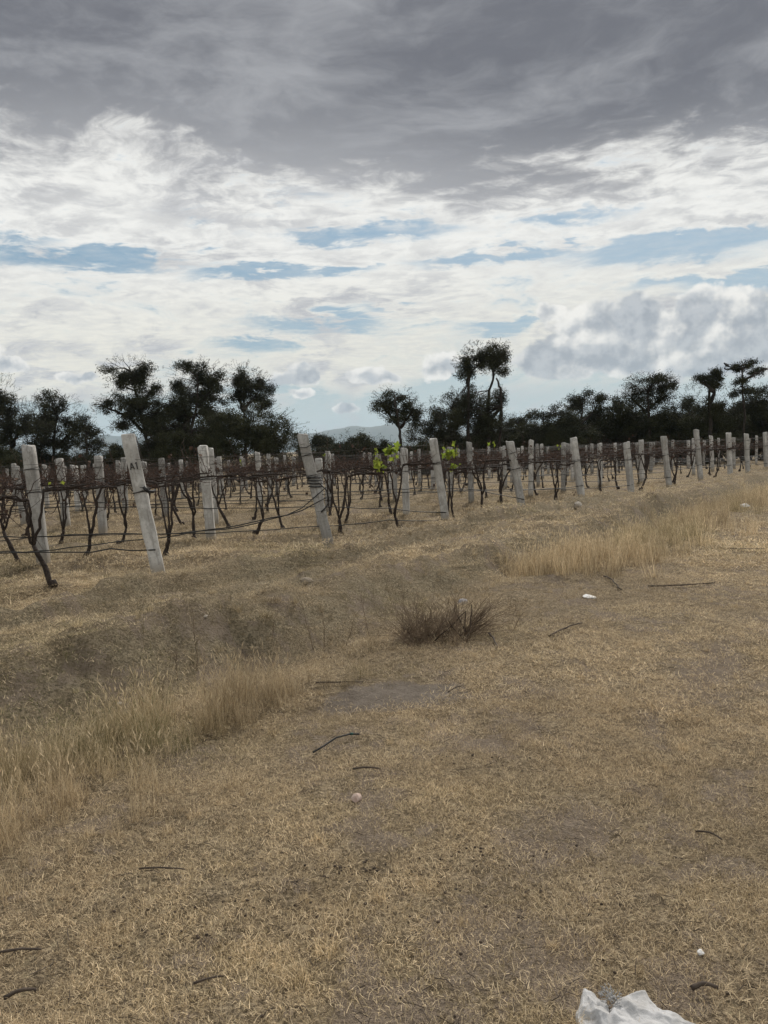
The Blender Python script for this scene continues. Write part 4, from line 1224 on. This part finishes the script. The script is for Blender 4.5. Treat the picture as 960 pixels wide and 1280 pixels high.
P = np.array([tuple(p) for p in lie([(392, 945), (405, 937), (420, 931), (438, 926), (449, 922)], 0.02)]); P[2:4, 2] += 0.018
MB().tube(P - o0, 0.005, 8).build('hose', M_HOSE, root)
q = P[3] * .75 + P[4] * .25
MB().tube([q - o0 - (P[4] - P[3]) * .25, q - o0 + (P[4] - P[3]) * .05], 0.0072, 8).build('joint', M_TEAL, root)
STICKS = [([(686, 798), (707, 789), (728, 781)], .011, 'straight dark stick lying right of the dry shrub'),
          ([(755, 722), (766, 728), (776, 740)], .013, 'short curved dark stick below the golden grass'),
          ([(810, 735), (850, 735), (893, 731)], .013, 'long dark stick lying across the track at right'),
          ([(911, 687), (935, 689), (957, 688)], .013, 'farthest dark stick lying near the right edge'),
          ([(-12, 1202), (20, 1198), (52, 1194)], .007, 'thin dark stick at the left edge, upper of two'),
          ([(6, 1256), (26, 1250), (47, 1245)], .009, 'dark stick at the lower left corner'),
          ([(864, 1244), (880, 1242), (897, 1243)], .010, 'stubby brown stick right of the white sack'),
          ([(611, 794), (617, 802), (622, 812)], .012, 'dark stick poking from the dry shrub'),
          ([(441, 966), (458, 967), (476, 966)], .007, 'thin brown twig right of the hose piece'),
          ([(870, 1045), (888, 1050), (903, 1056)], .006, 'thin twig in the rough grass at right'),
          ([(560, 869), (572, 864), (582, 861)], .006, 'small twig at the right end of the bare patch'),
          ([(395, 857), (425, 858), (455, 856)], .007, 'long twig along the far rim of the bare patch'),
          ([(242, 1238), (262, 1235), (280, 1228)], .005, 'thin twig at the bottom left of the track'),
          ([(175, 1092), (205, 1095), (232, 1093)], .005, 'thin twig below the tall grass at left')]
for i, (p, rad, lab) in enumerate(STICKS):
    on_ground('stick', lie(p, 0.02), rad, M_STICK, lab, 'stick', 'sticks on the ground', seed=i, arch=0.01)

def lump(name, c, size, m, label, cat, seed=0, group=None, sub=2):
    import bmesh
    bm = bmesh.new(); bmesh.ops.create_icosphere(bm, subdivisions=sub, radius=1.0)
    r = np.random.default_rng(seed + 1200)
    ax = r.normal(0, 1, (5, 3)); ax /= np.linalg.norm(ax, axis=1)[:, None]; cut = r.uniform(0.55, 0.85, 5)
    for v in bm.verts:
        p = np.array(v.co)
        for a_, k_ in zip(ax, cut):
            e = p @ a_
            if e > k_: p = p - a_ * (e - k_) * 0.85
        p *= 1 + 0.06 * r.standard_normal()
        v.co = p * np.array(size)
    me = bpy.data.meshes.new(name); bm.to_mesh(me); bm.free(); me.materials.append(m)
    o = link(name, me); o.location = (c[0], c[1], c[2] + size[2] * 0.45); o.rotation_euler = (0, 0, r.random() * 6)
    return tag(o, label, cat, group)
lump('flat_stone', at(737, 747), (.085, .06, .022), M_WHITE, 'flat white stone on the track below the golden grass', 'stone', 1)
lump('paper_scrap', at(876, 1192), (.012, .011, .008), M_WHITE, 'tiny white scrap in the grass above the sack', 'litter', 2)
lump('pinkish_stone', at(446, 1000), (.032, .024, .02), M_PINK, 'small pinkish stone in the middle of the track', 'stone', 3)
lump('pale_stone', at(148, 880), (.038, .022, .008), M_PALE, 'flat pale stone on the ditch bank at left', 'stone', 4)
lump('pale_stone', at(257, 771), (.03, .022, .012), M_PALE, 'pale stone on the bank left of the weeds', 'stone', 5)
lump('soil_clod', at(383, 729), (.085, .07, .045), simple('dry_clod', (.20, .165, .125), (.28, .235, .18), 9, .95, .006), 'rounded soil clod in front of the second end post', 'clod', 6)
lump('grey_stone', at(578, 755), (.08, .05, .045), simple('grey_stone', (.24, .23, .24), (.36, .35, .36), 12, .9, .006), 'grey stone on the bank just behind the dry shrub', 'stone', 7)
lump('white_scrap', at(931, 634), (.16, .10, .06), M_WHITE, 'white scrap caught in the golden grass at the right edge', 'litter', 8)
lump('foot_stone', at(722, 634), (.13, .10, .09), M_PALE, 'white stone at the foot of the fifth end post', 'stone', 9)
c = np.array([x_at(718, row_y(4) - .12), row_y(4) - .12, 0]); c[2] = hz(c[0], c[1])
r = np.random.default_rng(77)
Vc, Fc = leaf_cloud(r.normal(0, 1, (26, 3)) * (.07, .06, .08) + (0, 0, .16), r, 16, 0.03, 0.03)
me = bpy.data.meshes.new('brown_clump'); fast_mesh(me, Vc, Fc); me.materials.append(M_DEAD)
o = link('brown_clump', me); o.location = tuple(c); tag(o, 'dark brown clump of dead leaves beside the fifth end post', 'leaf clump')
# droppings scattered on the track: too many and too small to count
mb = MB(); r = np.random.default_rng(33)
import bmesh as _bm
b_ = _bm.new(); _bm.ops.create_icosphere(b_, subdivisions=1, radius=1.0)
IV = np.array([v.co[:] for v in b_.verts]); IF = [tuple(v.index for v in f.verts) for f in b_.faces]; b_.free()
for cx, cy, n, sx, sy in [(500, 1085, 26, 60, 14), (600, 1075, 16, 40, 14), (590, 955, 18, 30, 8), (400, 1120, 22, 70, 25), (250, 1150, 18, 60, 20), (540, 1140, 18, 80, 30), (200, 1190, 16, 80, 30), (700, 1150, 10, 100, 40), (470, 1200, 20, 160, 50), (800, 1120, 14, 90, 60)]:
    for _ in range(n):
        p = at(cx + r.normal(0, sx), min(1275, cy + r.normal(0, sy)))
        s_ = r.uniform(0.003, 0.0075)
        mb.add(IV * np.array([s_, s_ * r.uniform(.7, 1), s_ * .7]) + np.array(p) + (0, 0, s_ * .9 + .006), IF)
tag(mb.build('droppings', M_CLOD), 'dark pellets and crumbs scattered over the track', 'droppings', kind='stuff')
# straw litter and twigs, lying flat
mb = MB()
for _ in range(900):
    q = 1.7 + 3.6 * r.random() ** 1.4; a = r.uniform(-.6, .6); p = np.array([q * math.sin(a), q * math.cos(a), 0]); p[2] = hz(p[0], p[1]); L = r.uniform(0.02, 0.07); a = r.random() * 6.28
    d = np.array([math.cos(a), math.sin(a), r.normal(0, .08)]) * L / 2
    mb.tube([p - d + (0, 0, .012), p + r.normal(0, .003, 3) + (0, 0, .015), p + d + (0, 0, .012)], r.uniform(.0008, .0016), 3, False)
tag(mb.build('twig_litter', M_STICK), 'fine dark twigs and stalks littering the track', 'litter', kind='stuff')

# ---- the dry shrub
def dry_shrub():
    base = at(562, 800)
    root = empty('dry_shrub', base); tag(root, 'low leafless brown shrub spreading twigs beside the track', 'shrub')
    r = np.random.default_rng(55)
    S, T, T2 = MB(), MB(), MB()
    d = base.y; k = d / FPX
    def twigs(mbuf, o, direction, L, n, rad, spread):
        for _ in range(n):
            v = np.array(direction) + r.normal(0, spread, 3); v[2] = abs(v[2]); v /= np.linalg.norm(v)
            Lk = L * r.uniform(0.55, 1.1)
            P = wob(o, o + v * Lk, 6, 0.012, r, sag=-0.03)
            mbuf.tube(P, np.linspace(rad, rad * .4, 6), 3, False)
            for _ in range(4):
                i = r.integers(2, 6); w = v + r.normal(0, .45, 3); w /= np.linalg.norm(w)
                Q = wob(P[i], P[i] + w * Lk * r.uniform(.2, .42), 4, 0.006, r)
                Q[:, 2] = np.maximum(Q[:, 2], 0.01)
                mbuf.tube(Q, [rad * .55, rad * .5, rad * .4, rad * .3], 3, False)
    # left mass
    for i in range(52):
        o = np.array([r.uniform(-62, 18) * k, r.normal(0, 0.12), 0.0]); o[2] = hz(o[0] + base.x, o[1] + base.y) - base.z
        twigs(T, o, (r.normal(-0.25, .5), r.normal(0, .4), 0.9), r.uniform(0.20, 0.40), 6, 0.0022, .6)
    # right fan
    for i in range(20):
        o = np.array([r.uniform(12, 30) * k, r.normal(0, 0.07), 0.0]); o[2] = hz(o[0] + base.x, o[1] + base.y) - base.z
        twigs(T2, o, (r.uniform(0.2, 1.4), r.normal(0, .3), 0.62), r.uniform(0.28, 0.50), 3, 0.0028, .25)
    for i in range(12):
        o = np.array([r.uniform(-30, 30) * k, r.normal(0, 0.06), -0.02]); v = np.array([r.normal(0, .8), r.normal(0, .4), .8]); v /= np.linalg.norm(v)
        S.tube(wob(o, o + v * r.uniform(.2, .38), 7, 0.014, r), np.linspace(0.009, 0.003, 7), 5, False)
    S.build('stems', M_STICK, root); T.build('twigs', M_TWIG, root); T2.build('twigs', M_TWIG, root)
dry_shrub()

# ---- dry weeds standing on the bank
WE = [(246, 838, 70, 'tallest dry weed on the bank, above the tall grass at left'), (222, 850, 40, 'short dry weed left of the tallest weed'), (392, 812, 62, 'dry branched weed on the ditch bank, left of the dry shrub'), (405, 815, 50, 'dry weed close beside the branched weed on the bank'), (432, 808, 40, 'small dry weed between the branched weed and the shrub'),
      (462, 800, 60, 'thin dry weed nearest the left side of the dry shrub'), (340, 800, 30, 'small brown weed in the ditch below the second end post'), (205, 880, 32, 'thin weed rising from the tall grass at left'), (640, 790, 26, 'small dry weed right of the dry shrub')]
for i, (px, py, hp, lab) in enumerate(WE):
    b = at(px, py); r = np.random.default_rng(1400 + i)
    root = empty('dry_weed', b); tag(root, lab, 'weed', 'dry weeds along the ditch')
    H = hp * b.y / FPX
    st = wob((0, 0, -.01), (r.normal(0, .05), r.normal(0, .03), H), 8, .008, r)
    MB().tube(st, np.linspace(.0035, .0015, 8), 4).build('stem', M_TWIG, root)
    for _ in range(6):
        q = st[r.integers(3, 8)]; v = np.array([r.normal(0, .5), r.normal(0, .4), .7]); v /= np.linalg.norm(v)
        MB().tube(wob(q, q + v * H * r.uniform(.15, .35), 4, .005, r), [.002, .0018, .0014, .001], 3, False).build('twig', M_TWIG, root)

# ---- the white sack
def sack_mat():
    m, N, b, out = mat('woven_sack')
    co = E_(N, N.node('ShaderNodeTexCoord').outputs['Object'])
    n = N.noise(co, 9, 5, .65); f = N.noise(co, 90, 3, .6)
    c = N.mix(N.ss(n, .40, .72), (.54, .54, .545), (.36, .35, .335))
    c = N.mix(N.ss(f, .58, .72) * .35, c, (.26, .24, .215))
    N.put(b.inputs['Base Color'], c); b.inputs['Roughness'].default_value = .65
    w = N.node('ShaderNodeTexWave'); N.put(w.inputs['Vector'], co); w.inputs['Scale'].default_value = 160
    bump(N, b, N.noise(co, 26, 5, .7) * 1.0 + E_(N, w.outputs['Fac']) * .12, .7, .008)
    return m
def sack():
    M = sack_mat()
    base = at(800, 1290)
    root = empty('sack', base); tag(root, 'crumpled dirty white woven sack lying at the bottom of the picture', 'sack')
    b0 = np.array(base)
    def g(px, py): p = at(px, py); return np.array([p.x, p.y])
    def sheet(name, outline, peak, seed, ridges, folds):
        """A crumpled closed bundle: its outline on the ground, low and creased by folds."""
        r = np.random.default_rng(seed)
        O = np.array([g(*q) for q in outline])
        c = O.mean(0)
        n_o, nr = 160, 44
        u = np.linspace(0, len(O), n_o, endpoint=False); i0 = u.astype(int); f = (u - i0)[:, None]
        B = O[i0 % len(O)] * (1 - f) + O[(i0 + 1) % len(O)] * f
        B = B + 0.02 * np.column_stack([fbm(B[:, 0], B[:, 1], 22, 3, seed + 11), fbm(B[:, 0], B[:, 1], 22, 3, seed + 12)])
        V = []
        fold_xy = [(g(*p0), g(*p1), hgt, wd) for p0, p1, hgt, wd in folds]
        for i in range(nr + 1):
            q = i / nr
            P = c + (B - c) * q
            edge = np.clip((1 - q) * 9, 0, 1) ** 0.7
            z = np.full(n_o, peak) * (0.55 + 0.45 * (1 - q * q))
            for (a, fr_, amp, ph) in ridges:
                w = (P - c) @ np.array([math.cos(a), math.sin(a)])
                w2 = w * fr_ + ph + 3.0 * fbm(P[:, 0], P[:, 1], 7, 2, seed)
                z += amp * (1 - np.abs(np.sin(w2))) ** 1.6
            for p0, p1, hgt, wd in fold_xy:
                dv = p1 - p0; L = np.linalg.norm(dv); dv = dv / L; nv = np.array([-dv[1], dv[0]])
                al = (P - p0) @ dv; ac = (P - p0) @ nv + 0.012 * fbm(P[:, 0], P[:, 1], 14, 2, seed + 7)
                on = sstep(al, -0.02, 0.02) * sstep(al, L + .02, L - .02)
                z += on * hgt * np.clip(1 - np.abs(ac) / (wd * np.where(ac > 0, 1.0, 0.45)), 0, 1)
            z += 0.050 * np.abs(fbm(P[:, 0], P[:, 1], 19, 3, seed)) + 0.022 * np.abs(fbm(P[:, 0], P[:, 1], 45, 2, seed + 3))
            z = np.maximum(z * edge * 0.42, 0.003) if i < nr else np.full(n_o, -0.006)
            V.append(np.column_stack([P, height(P[:, 0], P[:, 1]) + z + (0.008 if i < nr else 0)]))
        Vv = np.concatenate(V) - b0
        F = [(i * n_o + j, (i + 1) * n_o + j, (i + 1) * n_o + (j + 1) % n_o, i * n_o + (j + 1) % n_o) for i in range(nr) for j in range(n_o)]
        mb = MB(); mb.add(Vv, F)
        return mb.build(name, M, root)
    sheet('body', [(764, 1266), (770, 1254), (786, 1247), (806, 1243), (813, 1254), (824, 1266), (850, 1276), (878, 1290), (905, 1330), (880, 1400), (800, 1420), (750, 1380), (752, 1310), (757, 1284)], 0.016, 3,
          [(0.5, 22, .010, .3), (1.3, 38, .007, 1.0), (2.4, 30, .006, 2.0)],
          [((772, 1262), (860, 1292), .028, .05), ((790, 1252), (806, 1246), .014, .03), ((775, 1258), (826, 1300), .020, .04), ((768, 1272), (800, 1330), .018, .035), ((815, 1262), (850, 1330), .012, .03)])
    sheet('gathered_mouth', [(722, 1264), (727, 1250), (733, 1243), (742, 1248), (752, 1256), (762, 1262), (764, 1274), (760, 1290), (748, 1310), (732, 1312), (722, 1290)], 0.014, 5,
          [(0.2, 60, .016, .5), (1.9, 75, .010, .2)],
          [((733, 1246), (728, 1275), .030, .03), ((738, 1250), (745, 1285), .022, .022), ((726, 1275), (760, 1282), .020, .03), ((750, 1258), (752, 1300), .016, .018)])
    # frayed threads where the mouth is tied
    r = np.random.default_rng(8); mb = MB()
    o = np.array(at(764, 1258)) - b0
    for i in range(70):
        s0 = o + r.normal(0, 1, 3) * (.011, .018, .004) + (0, 0, .028)
        v = r.normal(0, 1, 3); v[2] = abs(v[2]) * .6; v /= np.linalg.norm(v)
        mb.tube(wob(s0, s0 + v * r.uniform(.006, .02), 5, .0035, r), .0012, 3, False)
    mb.build('frayed_threads', M, root)
sack()

# ------------------------------------------------------------------ the air between here and the hills
def build_haze():
    m = bpy.data.materials.new('haze'); m.use_nodes = True
    t = m.node_tree; t.nodes.clear()
    out = t.nodes.new('ShaderNodeOutputMaterial')
    v = t.nodes.new('ShaderNodeVolumePrincipled')
    v.inputs['Color'].default_value = (0.62, 0.80, 0.98, 1)
    v.inputs['Density'].default_value = HAZE
    v.inputs['Anisotropy'].default_value = 0.0
    t.links.new(v.outputs[0], out.inputs['Volume'])
    L, zb, zt = 10600.0, -12.0, 370.0
    V = [(x, y, z) for z in (zb, zt) for x, y in ((-L, -L), (L, -L), (L, L), (-L, L))]
    F = [(3, 2, 1, 0), (4, 5, 6, 7), (0, 1, 5, 4), (1, 2, 6, 5), (2, 3, 7, 6), (3, 0, 4, 7)]
    o = MB().add(V, F).build('haze', m, None, False)
    o['kind'] = 'stuff'
HAZE = 8.0e-5
build_haze()
